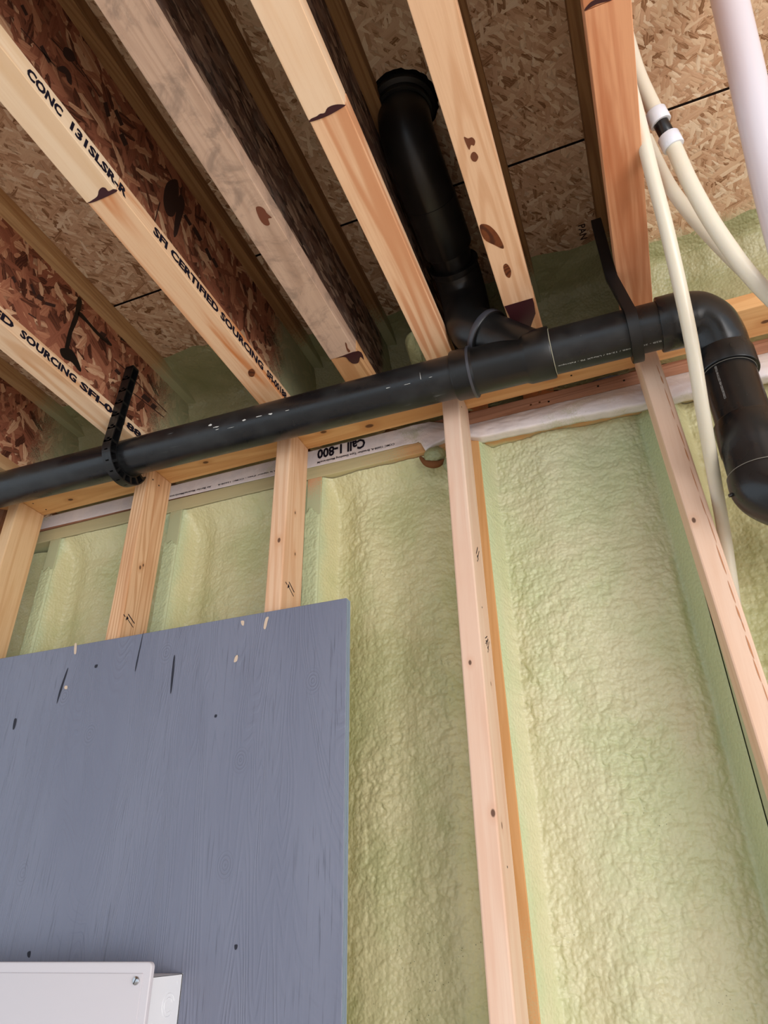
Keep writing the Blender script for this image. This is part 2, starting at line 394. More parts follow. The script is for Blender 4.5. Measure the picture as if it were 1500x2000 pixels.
# measured points, metres, z from the lens
D = {'BR': [(-0.217, 0.722, 1.34), (-0.2157, 0.7338, 1.29), (-0.2103, 0.7625, 1.24), (-0.2106, 0.8417, 1.222), (-0.2054, 0.9389, 1.205), (-0.2063, 0.9999, 1.195),
        (-0.2028, 1.0421, 1.175), (-0.2072, 1.055, 1.135)],
 'DN': [(0.2518, 1.1, 0.8637), (0.2387, 1.1, 0.7391), (0.2339, 1.1, 0.6443), (0.229, 1.1, 0.5855), (0.241, 1.09, 0.5298), (0.2686, 1.08, 0.4829)],
 'FL': [(-0.2229, 0.73, 1.345)],
 'L1': [(0.1809, 0.6832, 1.3257), (0.1834, 0.7117, 1.2625), (0.1858, 0.7339, 1.1896), (0.1973, 0.7606, 1.1149), (0.1994, 0.7661, 1.1036), (0.2032, 0.7729, 1.0891),
        (0.2074, 0.7804, 1.07), (0.2104, 0.7865, 1.0524), (0.2183, 0.8064, 0.9961), (0.233, 0.8352, 0.9398), (0.2498, 0.8599, 0.8912), (0.2683, 0.883, 0.8459),
        (0.2937, 0.9081, 0.8019), (0.3199, 0.9296, 0.7639)],
 'L2': [(0.1544, 0.6585, 1.2116), (0.1599, 0.6872, 1.1693), (0.1638, 0.7198, 1.1201), (0.1662, 0.7519, 1.0709), (0.1678, 0.7836, 1.0217), (0.1726, 0.8432, 0.9303),
        (0.177, 0.9449, 0.8113), (0.174, 1.0243, 0.7136), (0.1776, 1.1441, 0.6343), (0.1787, 1.2113, 0.5778), (0.1749, 1.252, 0.5171), (0.1688, 1.2988, 0.4394)],
 'L3': [(0.1861, 0.8269, 1.1605), (0.1947, 0.848, 1.1126), (0.2046, 0.8625, 1.0563), (0.2228, 0.8794, 1.0012), (0.2465, 0.8929, 0.9352), (0.2719, 0.9107, 0.8829),
        (0.2988, 0.929, 0.8405), (0.3307, 0.9527, 0.7927)],
 'VAC': [(0.3413, 0.6448, 1.3743), (0.3369, 0.6628, 1.3136), (0.3319, 0.7036, 1.207), (0.3301, 0.7407, 1.1275), (0.329, 0.7826, 1.0508), (0.3279, 0.8283, 0.968),
         (0.3231, 0.8607, 0.855), (0.3039, 0.842, 0.6768), (0.2973, 0.8544, 0.5158)],
 'blob': (-0.3452, 1.19, 1.1652),
 'chips': [[(-1.1699, 0.5442), (-1.164, 0.5433), (-1.1597, 0.5214), (-1.1656, 0.5223)], [(-0.7419, 0.5304), (-0.7347, 0.5292), (-0.7349, 0.5194), (-0.7399, 0.5224)],
           [(-0.7473, 0.457), (-0.7416, 0.4583), (-0.7427, 0.4469), (-0.7496, 0.4458)],
           [(-0.685, 0.5268), (-0.6781, 0.5289), (-0.6798, 0.5205), (-0.6832, 0.5048), (-0.6881, 0.5077)],
           [(-1.1713, 0.4497), (-1.1641, 0.4488), (-1.1637, 0.4421), (-1.1712, 0.4441)]],
 'darks': [[(-0.9854, 0.5401), (-0.9841, 0.5399), (-0.9866, 0.4725), (-0.9888, 0.4575), (-0.99, 0.4763)],
           [(-0.8962, 0.4744), (-0.8923, 0.4739), (-0.8889, 0.415), (-0.8912, 0.3997), (-0.8944, 0.4261)],
           [(-1.1766, 0.4843), (-1.1729, 0.4861), (-1.1782, 0.4394), (-1.1832, 0.4124), (-1.184, 0.4401)], [(-0.7485, 0.4571), (-0.7404, 0.4581), (-0.745, 0.4462)],
           [(-1.0993, 0.4866), (-1.0925, 0.4868), (-1.0936, 0.4802), (-1.0993, 0.4809)], [(-1.2944, 0.3918), (-1.2869, 0.391), (-1.2865, 0.3724), (-1.2917, 0.3708)],
           [(-0.6974, -0.0279), (-0.6918, -0.0273), (-0.6922, -0.0328), (-0.6958, -0.0342)],
           [(-1.1218, -0.036), (-1.1152, -0.0344), (-1.1147, -0.0436), (-1.1199, -0.0421)], [(-0.7807, 0.3462), (-0.776, 0.3457), (-0.7766, 0.3409), (-0.7812, 0.3414)]],
 'gap': [(-0.3039, 1.33, -0.1416), (-1.1695, 1.15, -0.1421), (0.1531, 1.3, 0.2006)],
 'hl': [(-1.0424, 1.0, 1.1906), (-1.0328, 1.0, 1.1739), (-1.0586, 1.0, 1.0302)],
 'jointB': [(-0.7145, 0.5132), (-0.6543, 0.512)],
 'jointC': [(-0.4882, 1.0099), (-0.4264, 1.0083)],
 'jointD': [(-0.3077, 0.5296), (-0.2484, 0.5244)],
 'jointE': [(-0.1155, 1.0039), (-0.0571, 1.0022)],
 'jointF': [(0.1012, 0.5302), (0.1364, 0.5306)],
 'knotB': [[(-0.6802, 0.973), (-0.6687, 0.9688), (-0.6675, 0.9799), (-0.6783, 0.9917), (-0.6858, 0.9868)]],
 'knotE': [[(-0.1135, 0.8019), (-0.0985, 0.808), (-0.0875, 0.8351), (-0.0851, 0.8654), (-0.0997, 0.8512), (-0.1136, 0.8315)],
           [(-0.095, 0.9045), (-0.0875, 0.9012), (-0.0837, 0.9192), (-0.0891, 0.9351), (-0.0953, 0.9274)]],
 'ko': [(-0.7826, 1.1, -0.103), (-0.787, 1.12, -0.0761), (-0.7805, 1.05, -0.1045)],
 'lump': [(-0.357, 1.28, 0.9183), (-0.3697, 1.28, 1.258), (-0.4116, 1.35, 1.3347)],
 'pan': (0.06, 1.118, 1.3493),
 'plyknots': [(-0.7152, 0.2571), (-0.5736, 0.3857), (-1.1679, 0.4271), (-0.7279, 0.0873), (-0.9162, 0.4882), (-1.1733, 0.0914), (-1.0777, 0.339)],
 'screw': (-0.7967, 1.03, -0.0692),
 'stainB': [[(-0.7145, 0.5132), (-0.697, 0.5151), (-0.6556, 0.5135), (-0.6571, 0.5078), (-0.6674, 0.5077), (-0.6683, 0.5013), (-0.6731, 0.4984), (-0.6816, 0.501),
             (-0.6911, 0.5083), (-0.7064, 0.5113)]],
 'stainC': [[(-0.4882, 1.0099), (-0.4314, 1.0062), (-0.4312, 1.0367), (-0.4347, 1.025), (-0.4456, 1.0394), (-0.4571, 1.0381), (-0.4622, 1.0274), (-0.4638, 1.0148),
             (-0.4713, 1.01)],
            [(-0.4577, 0.6251), (-0.4503, 0.626), (-0.4463, 0.6329), (-0.4459, 0.6426), (-0.4426, 0.6526), (-0.4493, 0.6521), (-0.4524, 0.6629), (-0.46, 0.6621),
             (-0.4633, 0.6519), (-0.4618, 0.6373)],
            [(-0.4478, 0.9734), (-0.446, 0.9774), (-0.4489, 0.9892), (-0.4476, 0.9996), (-0.4524, 1.0026), (-0.4528, 0.9926)]],
 'stainD': [[(-0.307, 0.5282), (-0.2785, 0.5296), (-0.249, 0.5258), (-0.2488, 0.5235), (-0.2608, 0.5187), (-0.2733, 0.5185), (-0.2808, 0.5237), (-0.2879, 0.5225),
             (-0.2946, 0.524), (-0.3042, 0.5243)]],
 'stainE': [[(-0.1149, 1.0013), (-0.0589, 1.0015), (-0.0586, 1.0157), (-0.0608, 1.0437), (-0.0708, 1.0634), (-0.0797, 1.0827), (-0.1102, 1.0656), (-0.1114, 1.0319)],
            [(-0.0966, 0.6383), (-0.0911, 0.6423), (-0.0847, 0.6431), (-0.0818, 0.6504), (-0.0852, 0.6571), (-0.0895, 0.6545), (-0.0945, 0.6606)],
            [(-0.0913, 0.6673), (-0.0865, 0.6683), (-0.0839, 0.6776), (-0.089, 0.684), (-0.0941, 0.681), (-0.0953, 0.6731)]],
 'stainF': [[(0.1012, 0.5302), (0.1168, 0.528), (0.1364, 0.5306), (0.1323, 0.5252), (0.1142, 0.5218), (0.1044, 0.5256)]],
 'stamps': [(1.1739, 0.5992), (1.1868, 0.611), (1.1987, 0.6139), (1.2115, 0.4332)],
 'studknots': [(-0.678, 0.7127), (-0.2798, 0.3867), (-0.2629, 0.1431), (0.13, 0.5811)],
 'txtA': [(0.6564, 1.0612), (0.689, 1.0565), (0.7062, 1.061), (0.8653, 1.0586), (0.878, 1.0644), (1.0987, 1.0703)],
 'txtB1': [(0.3042, 1.0542), (0.3795, 1.054)],
 'txtB2': [(0.4013, 1.0622), (0.5336, 1.055)],
 'txtB3': [(0.6069, 1.0627), (0.6606, 1.0563), (0.6856, 1.0635), (0.8657, 1.0568), (0.8729, 1.0606), (1.043, 1.0557)],
 'wany': [(-1.5794, 1.17, 1.0017), (-1.5187, 1.15, 0.9931), (-1.6287, 1.239, 1.077), (-1.6101, 1.239, 0.8961)],
 'webA_blob': [(0.8249, 1.1297), (0.838, 1.1444), (0.8548, 1.1531), (0.8739, 1.1442), (0.8928, 1.1252), (0.8885, 1.1169), (0.8637, 1.1227), (0.8448, 1.1159),
               (0.8318, 1.117)],
 'webA_crack': [(0.8444, 1.2574), (0.8753, 1.258), (0.9122, 1.2532), (0.9553, 1.2578), (0.9584, 1.2675), (0.9239, 1.2639), (0.8814, 1.2674), (0.8505, 1.2719)],
 'webA_line': [(0.8308, 1.3043), (0.8454, 1.3016), (0.8472, 1.2653), (0.8475, 1.235), (0.8434, 1.1978), (0.8457, 1.1674), (0.8451, 1.1476), (0.8374, 1.1408),
               (0.833, 1.1719), (0.8325, 1.1958), (0.8332, 1.2212), (0.8346, 1.2563)],
 'webA_rules': [[(0.9784, 1.2322), (1.0224, 1.2351), (1.0212, 1.2321), (0.9773, 1.2293)], [(1.0644, 1.2295), (1.1961, 1.2253), (1.1944, 1.2221), (1.063, 1.2265)],
                [(1.0642, 1.1896), (1.1898, 1.2028), (1.1884, 1.1997), (1.0631, 1.1866)], [(0.9851, 1.3171), (1.0142, 1.3291), (1.0115, 1.3152), (0.9825, 1.3034)],
                [(0.9194, 1.2744), (0.9383, 1.2797), (0.9345, 1.2644), (0.9157, 1.2592)], [(0.9397, 1.2732), (0.9564, 1.2673), (0.949, 1.2539), (0.9325, 1.2598)],
                [(0.9925, 1.2126), (1.0101, 1.2119), (1.0049, 1.2003), (0.9874, 1.2011)], [(1.1, 1.2156), (1.1295, 1.2175), (1.1214, 1.1992), (1.0922, 1.1976)],
                [(1.1387, 1.2132), (1.1561, 1.214), (1.1484, 1.1976), (1.1312, 1.1969)], [(0.7127, 1.2251), (0.7293, 1.2099), (0.7248, 1.2023), (0.7084, 1.2174)],
                [(0.7337, 1.2144), (0.7501, 1.2198), (0.7478, 1.2048), (0.7316, 1.1996)], [(0.7562, 1.2129), (0.7822, 1.2292), (0.7823, 1.2198), (0.7564, 1.2037)],
                [(0.6687, 1.2023), (0.6794, 1.1948), (0.6756, 1.1872), (0.665, 1.1948)], [(0.727, 1.1487), (0.7474, 1.153), (0.7467, 1.1498), (0.7264, 1.1455)]],
 'webB_blot': [[(0.6348, 1.2502), (0.6585, 1.2926), (0.6718, 1.2562), (0.6711, 1.1995), (0.6534, 1.1771), (0.6359, 1.1977)],
               [(0.6715, 1.2348), (0.6756, 1.2696), (0.692, 1.2583), (0.6896, 1.1914), (0.6872, 1.1577), (0.6789, 1.1508)],
               [(0.3662, 1.2407), (0.3789, 1.2524), (0.3889, 1.2423), (0.3798, 1.2219), (0.3672, 1.2219)],
               [(0.3681, 1.1816), (0.3769, 1.2008), (0.3902, 1.202), (0.398, 1.1835), (0.3902, 1.1788), (0.3824, 1.1862), (0.3706, 1.177)]],
 'webB_rules': [[(0.2986, 1.1644), (0.3646, 1.1784), (0.3641, 1.1758), (0.2982, 1.1619)], [(0.3427, 1.2221), (0.4134, 1.2363), (0.4127, 1.2334), (0.3422, 1.2194)],
                [(0.3786, 1.2455), (0.4505, 1.2376), (0.4496, 1.2346), (0.3779, 1.2427)], [(0.3351, 1.1854), (0.356, 1.1763), (0.3528, 1.1653), (0.3321, 1.1744)],
                [(0.2874, 1.2123), (0.2994, 1.2061), (0.297, 1.1967), (0.2851, 1.2029)], [(0.465, 1.2471), (0.4797, 1.2269), (0.4733, 1.2133), (0.4587, 1.2333)],
                [(0.4872, 1.2607), (0.5087, 1.2472), (0.5033, 1.2341), (0.482, 1.2476)], [(0.5125, 1.2269), (0.5288, 1.2175), (0.5218, 1.2009), (0.5056, 1.2104)],
                [(0.6999, 1.2381), (0.722, 1.2336), (0.7157, 1.2208), (0.6938, 1.2254)], [(0.7326, 1.2388), (0.7599, 1.2314), (0.7517, 1.2162), (0.7248, 1.2238)],
                [(0.7787, 1.2284), (0.8003, 1.2161), (0.7923, 1.2032), (0.7709, 1.2155)], [(0.8041, 1.2255), (0.823, 1.2192), (0.8151, 1.2059), (0.7964, 1.2123)],
                [(0.6301, 1.1846), (0.6284, 1.1151), (0.626, 1.1129), (0.6277, 1.1822)]]}

# ================================================================ THE SETTING
YS = 1.15; YB = YS+0.089; YE = 1.275; ZP = 1.009; ZJ = 1.047; ZT = 1.350
X0, X1, Y0 = -3.2, 2.6, -2.6
floor = struct(obj('floor', MB().box(X0-2, X1+2, Y0-3, 1.6, -1.62, -1.5), M['concrete'], None, (0, 0, -1.5)))
ceiling = struct(obj('ceiling', MB().box(X0, X1, Y0, 1.5, 1.372, 1.40), M['gap_shade'], None, (0, 0, 1.35)))
m_sub = [osb('osb subfloor '+str(i), OSB_FLOOR, 'XY', 1.0+i*2.7, 1.7, 0.4, spray=('Y', 1.17, 1.30, 0.9)) for i in range(2)]
SEAM = 0.919
o = obj('osb_panel', MB().box(X0, X1, SEAM+0.0026, 1.5, ZT, ZT+0.0215, 0.0015, 1), m_sub[0], ceiling)
o = obj('osb_panel', MB().box(X0, X1, SEAM-1.2192, SEAM-0.0026, ZT, ZT+0.0215, 0.0015, 1), m_sub[1], ceiling)
o = obj('osb_panel', MB().box(X0, X1, SEAM-2.44, SEAM-1.2228, ZT, ZT+0.0215, 0.0015, 1), m_sub[0], ceiling)
o = obj('osb_panel', MB().box(X0, X1, Y0, SEAM-2.4436, ZT, ZT+0.0215, 0.0015, 1), m_sub[1], ceiling)
SEAM_SHADE = plain('painted seam shade', lin(24, 17, 14), 0.9, 0.1)  # near-black filler strip that paints the shade inside the panel seams
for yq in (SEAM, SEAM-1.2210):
    obj('seam_shade_strip', MB().box(X0, X1, yq-0.0025, yq+0.0025, ZT+0.0012, ZT+0.0180), SEAM_SHADE, ceiling)
back = struct(obj('wall_back', MB().box(X0, X1, 1.416, 1.428, -1.5, ZT), osb('osb sheathing', OSB_FLOOR, 'XZ', 5.0), None, (0, 1.42, -1.5)))

# ================================================================ FLOOR JOISTS (I-joists)
JW = 0.0605; FH = 0.037
def flange_mats(i, base, dark, stain, **k):
    return wood('flange lumber %d' % i, base, dark, stain, 'Y', 3.0+i*1.9, **k)
FM = {
 'Z': flange_mats(0, lin(196, 160, 118), lin(160, 112, 70), lin(170, 110, 60)),
 'A': flange_mats(1, lin(240, 208, 172), lin(216, 166, 120), lin(206, 132, 72), rings=22, ring=0.7, stain_amt=1.0),
 'B0': flange_mats(2, lin(244, 216, 182), lin(228, 190, 148), lin(224, 180, 120), ring=0.6, stain_amt=0.6, rings=16),
 'B1': flange_mats(3, lin(238, 198, 158), lin(216, 154, 108), lin(208, 126, 66), stain_amt=1.0, rings=18, ring=0.7),
 'C0': flange_mats(4, lin(202, 170, 146), lin(166, 132, 110), lin(150, 118, 96), ring=0.25, stain_amt=0.7, blotch=0.65),
 'C1': flange_mats(5, lin(216, 168, 120), lin(178, 122, 76), lin(180, 116, 70), ring=0.6, rings=46),
 'D0': flange_mats(6, lin(246, 214, 180), lin(232, 190, 150), lin(228, 176, 118), ring=0.7, rings=16, cross=8, stain_amt=0.6),
 'D1': flange_mats(7, lin(242, 198, 158), lin(212, 146, 102), lin(196, 116, 62), ring=0.85, rings=24, cross=13, stain_amt=0.8),
 'E0': flange_mats(8, lin(236, 194, 156), lin(210, 156, 114), lin(200, 134, 82), ring=0.5, rings=50, stain_amt=0.7),
 'E1': flange_mats(9, lin(222, 172, 128), lin(180, 116, 78), lin(180, 110, 74)),
 'F0': flange_mats(10, lin(232, 176, 138), lin(204, 140, 102), lin(190, 116, 72), ring=0.5, rings=30, stain_amt=0.8),
 'F1': flange_mats(11, lin(226, 164, 122), lin(194, 120, 80), lin(178, 100, 58), ring=0.45, stain_amt=0.7, rings=30),
 'T': wood('top flange lumber', lin(206, 170, 122), lin(160, 114, 72), lin(170, 118, 68), 'Y', 31.0, ring=0.4, rings=60, spray=('Y', -0.10, 0.06, 0.85)),
 'T2': wood('weathered top flange', lin(166, 126, 84), lin(120, 82, 50), lin(130, 86, 50), 'Y', 37.0, ring=0.5, rings=60, spray=('Y', -0.06, 0.10, 0.85)),
}
WEB_A = osb('joist web red', OSB_WEB, 'YZ', 2.0, 0.85, 0.6, spray=('Y', -0.09, 0.12, 0.8), angles=(0.5, 1.9, -0.4, 1.2))
WEB_B = osb('joist web brown', OSB_WEB, 'YZ', 9.0, 0.85, 0.75, spray=('Y', -0.16, 0.02, 0.85), angles=(0.25, 1.5, -0.6, 0.9))
WEB_C = osb('joist web weathered', OSB_GREY, 'YZ', 13.0, 1.1, 0.6, spray=('Y', 0.02, 0.14, 0.8), angles=(0.1, -0.2, 0.25, 0.05), grey=0.45)
YEND = 1.40
def joist(xl, label, key, web, joint=None, top='T'):
    xc = xl + JW/2; loc = (xc, YS, ZJ)
    t = thing('floor_joist', label, 'joist', loc, 'floor joists overhead')
    fl = []
    if joint is None:
        fl.append(obj('bottom_flange', MB().box(xl, xl+JW, Y0, YEND, ZJ, ZJ+FH, 0.0015), FM[key[0]], t))
    else:
        fl.append(obj('bottom_flange', MB().box(xl, xl+JW, Y0, joint-0.0004, ZJ, ZJ+FH, 0.0012), FM[key[0]], t))
        fl.append(obj('bottom_flange', MB().box(xl+0.0006, xl+JW+0.0004, joint+0.0004, YEND, ZJ+0.0008, ZJ+FH, 0.0012), FM[key[1]], t))
    obj('top_flange', MB().box(xl, xl+JW, Y0, YEND, ZT-FH, ZT, 0.0015), FM[top], t)
    obj('web', MB().box(xc-0.0055, xc+0.0055, Y0, YEND, ZJ+FH-0.004, ZT-FH+0.004), web, t)
    return t, fl
def marks(name, polys, mat, part, z=ZJ, sm=True):
    for p in polys: decal(name, [(x, y, z) for x, y in p], mat, part, (0, 0, -0.0004), sm)
def flange_text(part, xr, body, y0, y1, z0, h=0.020):
    text('printed_text', body, M['ink'], part, (xr+0.0006, y0, z0), (0, 1, 0), (0, 0, 1), y1-y0, h, 0.045)

jz, _ = joist(-1.533, 'wooden I-joist furthest left, mostly cropped by the photo edge', ('Z',), WEB_A, None, 'T')
jA, fA = joist(-1.1255, 'I-joist with red strand web and SOURCING print, beside the left hanger strap', ('A',), WEB_A)
jB, fB = joist(-0.7165, 'I-joist stamped CONC and CERTIFIED SOURCING along its pale lower flange', ('B0', 'B1'), WEB_B, 0.513, 'T2')
jC, fC = joist(-0.4985, 'dirty grey-tan I-joist with weathered web, second right of the CERTIFIED SOURCING joist'.replace('second', 'next'), ('C0', 'C1'), WEB_C, 1.009, 'T2')
jD, fD = joist(-0.3085, 'cream I-joist turning orange-streaked past a glue joint, left of the black drop pipe', ('D0', 'D1'), WEB_C, 0.5265, 'T2')
jE, fE = joist(-0.1165, 'knotty tan I-joist right of the drop pipe, dark maroon glue at its end', ('E0', 'E1'), WEB_C, 1.003, 'T2')
jF, fF = joist(0.1000, 'orange-pink I-joist behind the right hanger strap and beside the water tubes', ('F0', 'F1'), WEB_B, 0.531, 'T2')
marks('glue_stain', D['stainB'], M['glue'], fB[0]); marks('glue_stain', D['stainC'][:1], M['glue'], fC[1]); marks('glue_stain', D['stainC'][1:], M['glue_thin'], fC[0])
marks('glue_stain', D['stainD'], M['glue'], fD[0]); marks('glue_stain', D['stainE'][:1], M['glue'], fE[1], ZJ, False); marks('glue_stain', D['stainE'][1:], M['glue_thin'], fE[0])
marks('glue_stain', D['stainF'], M['glue'], fF[0])
M['knot'] = wood('knot wood', lin(120, 66, 36), lin(70, 36, 22), lin(60, 30, 20), 'Z', 51.0, ring=0.8, rings=60)
marks('knot', D['knotE'], M['knot'], fE[0]); marks('knot', D['knotB'], M['knot'], fB[1])
flange_text(fB[0], -0.656, 'CONC', 0.318, 0.386, 1.0535); flange_text(fB[0], -0.656, '131SLSR-R', 0.404, 0.534, 1.0545)
flange_text(fB[1], -0.6555, 'SFI CERTIFIED SOURCING', 0.606, 0.992, 1.0545); flange_text(fB[1], -0.6555, 'SFI-00188', 1.008, 1.10, 1.0545)
flange_text(fA[0], -1.065, 'SFI CERTIFIED', 0.42, 0.690, 1.054); flange_text(fA[0], -1.065, 'SOURCING', 0.708, 0.868, 1.054); flange_text(fA[0], -1.065, 'SFI-00188', 0.880, 1.095, 1.054)
webA = [c for c in jA.children if c.name.startswith('web')][0]; webB = [c for c in jB.children if c.name.startswith('web')][0]
for k in ('webA_line', 'webA_blob', 'webA_crack'):
    decal('adhesive_smear', [(-1.0895, y, z) for y, z in D[k]], M['tar'], webA, (0.0010 if k == 'webA_blob' else 0.0006, 0, 0))
for p in D['webB_blot']: decal('ink_blot', [(-0.6808, y, z) for y, z in p], M['ink_soft'], webB, (0.0006, 0, 0))

for p in D['webA_rules']: decal('ink_line', [(-1.0895, y, z) for y, z in p], M['ink_soft'], webA, (0.0005, 0, 0), False)
for p in D['webB_rules']: decal('ink_line', [(-0.6808, y, z) for y, z in p], M['ink_soft'], webB, (0.0005, 0, 0), False)

# ================================================================ INNER STUD WALL
STUD = [lin(232, 204, 178), lin(210, 168, 130), lin(216, 168, 124)]
TP = wood('top plate lumber', lin(228, 180, 124), lin(200, 140, 84), lin(190, 126, 70), 'X', 61.0, ring=0.45, rings=30, stain_amt=0.4,
          knots=[(x, y-YS, -0.0, r) for x, y, r in ((-1.37, 1.20, 0.006), (-0.93, 1.19, 0.006), (-0.60, 1.19, 0.006), (-0.49, 1.21, 0.008), (-0.06, 1.205, 0.006), (0.09, 1.19, 0.005), (0.36, 1.20, 0.006))])
tp = tag(obj('top_plate', MB().box(-2.6, 1.3, YS, YB, ZP, ZJ, 0.002), TP, None, (0, YS, ZP)), 'horizontal lumber top plate carrying the studs, behind the long black pipe', 'lumber')
tag(obj('bottom_plate', MB().box(-2.6, 1.3, YS, YB, -1.5, -1.462, 0.002), TP, None, (0, YS, -1.5)), 'lumber bottom plate on the concrete floor under the studs', 'lumber')
def slanted_board(x0t, x0b, w, y0, y1, zb, zt, bev=0.003):
    mb = MB(); mb.box(0, w, y0, y1, zb, zt, bev)
    for v in mb.bm.verts: v.co.x += x0b + (x0t-x0b)*(v.co.z-zb)/(zt-zb)
    return mb
def stud(x0t, x0b, label, seed, base, dark, stain, knots=(), **k):
    xc = x0t+0.019; loc = (x0b+0.019, YS, -1.462)
    t = thing('wall_stud', label, 'stud', loc, 'inner wall studs')
    m = wood('stud lumber %d' % seed, base, dark, stain, 'Z', float(seed), knots=[(x-loc[0], y-loc[1], z-loc[2], r) for x, y, z, r in knots], **k)
    b = obj('board', slanted_board(x0t, x0b, 0.038, YS, YB, -1.462, ZP), m, t)
    return t, b
s1, b1 = stud(-1.5365, -1.5365, 'plain tan stud at the far left, above the grey panel corner', 71, lin(228, 190, 146), lin(204, 154, 106), lin(206, 156, 106), rings=20, ring=0.5)
s2, b2 = stud(-1.1056, -1.1056, 'stud with coarse orange grain, second from left above the grey panel', 72, lin(228, 186, 146), lin(186, 130, 84), lin(190, 130, 84), [(-1.0676, 1.178, 0.735, 0.004), (-1.0676, 1.187, 0.745, 0.003)], rings=70, ring=0.55)
s3, b3 = stud(-0.7025, -0.7025, 'pinkish stud with a small knot, third from left above the grey panel', 73, lin(230, 192, 158), lin(206, 152, 112), lin(206, 150, 108), [(-0.678, 1.15, 0.7127, 0.0045), (-0.6645, 1.19, 0.80, 0.003), (-0.6645, 1.20, 0.70, 0.003)], rings=40, ring=0.45)
s4, b4 = stud(-0.2952, -0.2952, 'full-height pale pink stud right of the grey panel', 74, lin(232, 204, 182), lin(218, 174, 148), lin(214, 168, 140), [(-0.2798, 1.15, 0.3867, 0.0035), (-0.2629, 1.15, 0.1431, 0.0045), (-0.2572, 1.18, 0.128, 0.004), (-0.2572, 1.20, 0.36, 0.003)], rings=20, ring=0.35)
s5, b5 = stud(0.1100, 0.1750, 'pale pink stud at the right below the hanger strap, bark line along one edge', 75, lin(234, 202, 178), lin(222, 180, 150), lin(218, 172, 140), [(0.130, 1.15, 0.5811, 0.004)], rings=14, ring=0.3, stain_amt=0.35)
stud(0.5165, 0.5165, 'tan stud furthest right, past the black down pipe', 76, lin(230, 194, 156), lin(206, 154, 112), lin(206, 150, 108), rings=30)
# wane (a bark line) along the right edge of the right stud
rb = random.Random(4); M['wane'] = plain('brown bark line', lin(196, 138, 100), 0.8, 0.2)
z = 0.93
while z > -0.2:
    L_ = rb.uniform(0.02, 0.06); xx = 0.1100+(0.175-0.110)*(ZP-z)/(ZP+1.462)+0.0305+rb.uniform(-0.0012, 0.0012)
    dx = (0.175-0.110)*L_/(ZP+1.462); wv = rb.uniform(0.0006, 0.0016)
    decal('bark_line', [(xx-wv*.4, YS, z), (xx+wv, YS, z-L_*0.4), (xx+dx+wv*.5, YS, z-L_), (xx+dx-wv, YS, z-L_*0.6)], M['wane'], b5, (0, -0.0005, 0))
    z -= L_+rb.uniform(-0.004, 0.012)
# little grade stamps
def grade_stamp(part, x, y, z, s=1.0, a=-0.5):
    s *= 1.6
    def Q(p): return [(x, y + (u*math.cos(a)-w_*math.sin(a))*s, z + (u*math.sin(a)+w_*math.cos(a))*s) for u, w_ in p]
    for pl in ([(-.008, .004), (.010, .004), (.010, .0056), (-.008, .0056)], [(-.004, -.002), (.012, -.002), (.012, -.0008), (-.004, -.0008)],
               [(-.008, .001), (-.003, .001), (-.0055, -.006)], [(-.014, -.002), (-.0095, -.002), (-.0095, -.0035), (-.014, -.0035)]):
        decal('grade_stamp', Q(pl), M['ink'], part, (0.0006, 0, 0), False)
grade_stamp(b2, -0.0676-1.0, D['stamps'][0][0], D['stamps'][0][1]); grade_stamp(b3, -0.6645, D['stamps'][1][0], D['stamps'][1][1])
x4 = -0.2572; grade_stamp(b4, x4, 1.193, 0.614, 1.0, 0.9); grade_stamp(b4, x4, 1.206, 0.433, 0.8, 0.9); grade_stamp(b4, x4, 1.198, 0.440, 0.7, 0.5)
# nails and nail holes in plate and studs
def nail(name, part, p, n, r=0.0022, mat='nail'):
    n = Vector(n); obj(name, MB().tube([Vector(p)-n*0.003, Vector(p)+n*0.0004], r, 10), M[mat], part, None, 40)
for x, y in ((-1.478, 1.176), (-1.470, 1.215), (-1.19, 1.20), (-1.13, 1.225), (-0.64, 1.17), (-0.34, 1.17), (-0.02, 1.213)): nail('nail_head', tp, (x, y, ZP), (0, 0, -1))
for q in ((-1.0676, 1.167, 0.978), (-1.0676, 1.192, 0.975)): nail('nail_head', b2, q, (1, 0, 0))
for q in ((-0.2572, 1.172, 0.965), (-0.2572, 1.186, 0.50), (-0.2572, 1.19, 0.07)): nail('nail_head', b4, q, (1, 0, 0), 0.0018)

# bark-edged rough board beside the far-left stud
WANY = wood('bark-edged board', lin(176, 120, 78), lin(110, 66, 40), lin(128, 110, 100), 'Z', 83.0, ring=0.5, stain_amt=0.9, fine=0.5)
ys_ = np.linspace(0, 1, 14); zs_ = np.concatenate([np.linspace(-1.462, 0.3, 40), np.linspace(0.31, ZP, 110)])
A_, Z_ = np.meshgrid(ys_, zs_)
xr = -1.560 - 0.030*sst(0.75, 0.1, A_)*(0.7+0.9*gn(Z_/0.11, A_*2, 3)) + 0.006*gn(Z_/0.02, A_*6, 4)
P = np.stack([xr, YS+0.004+A_*0.080, Z_], -1)
mb = MB(); mb.grid(P); mb.box(-1.640, -1.592, YS+0.003, YB-0.003, -1.462, ZP)
tag(obj('rough_board', mb, WANY, None, (-1.61, YS, -1.462), 30), 'rough brown board with torn bark edge at the far left edge of the photo', 'lumber')

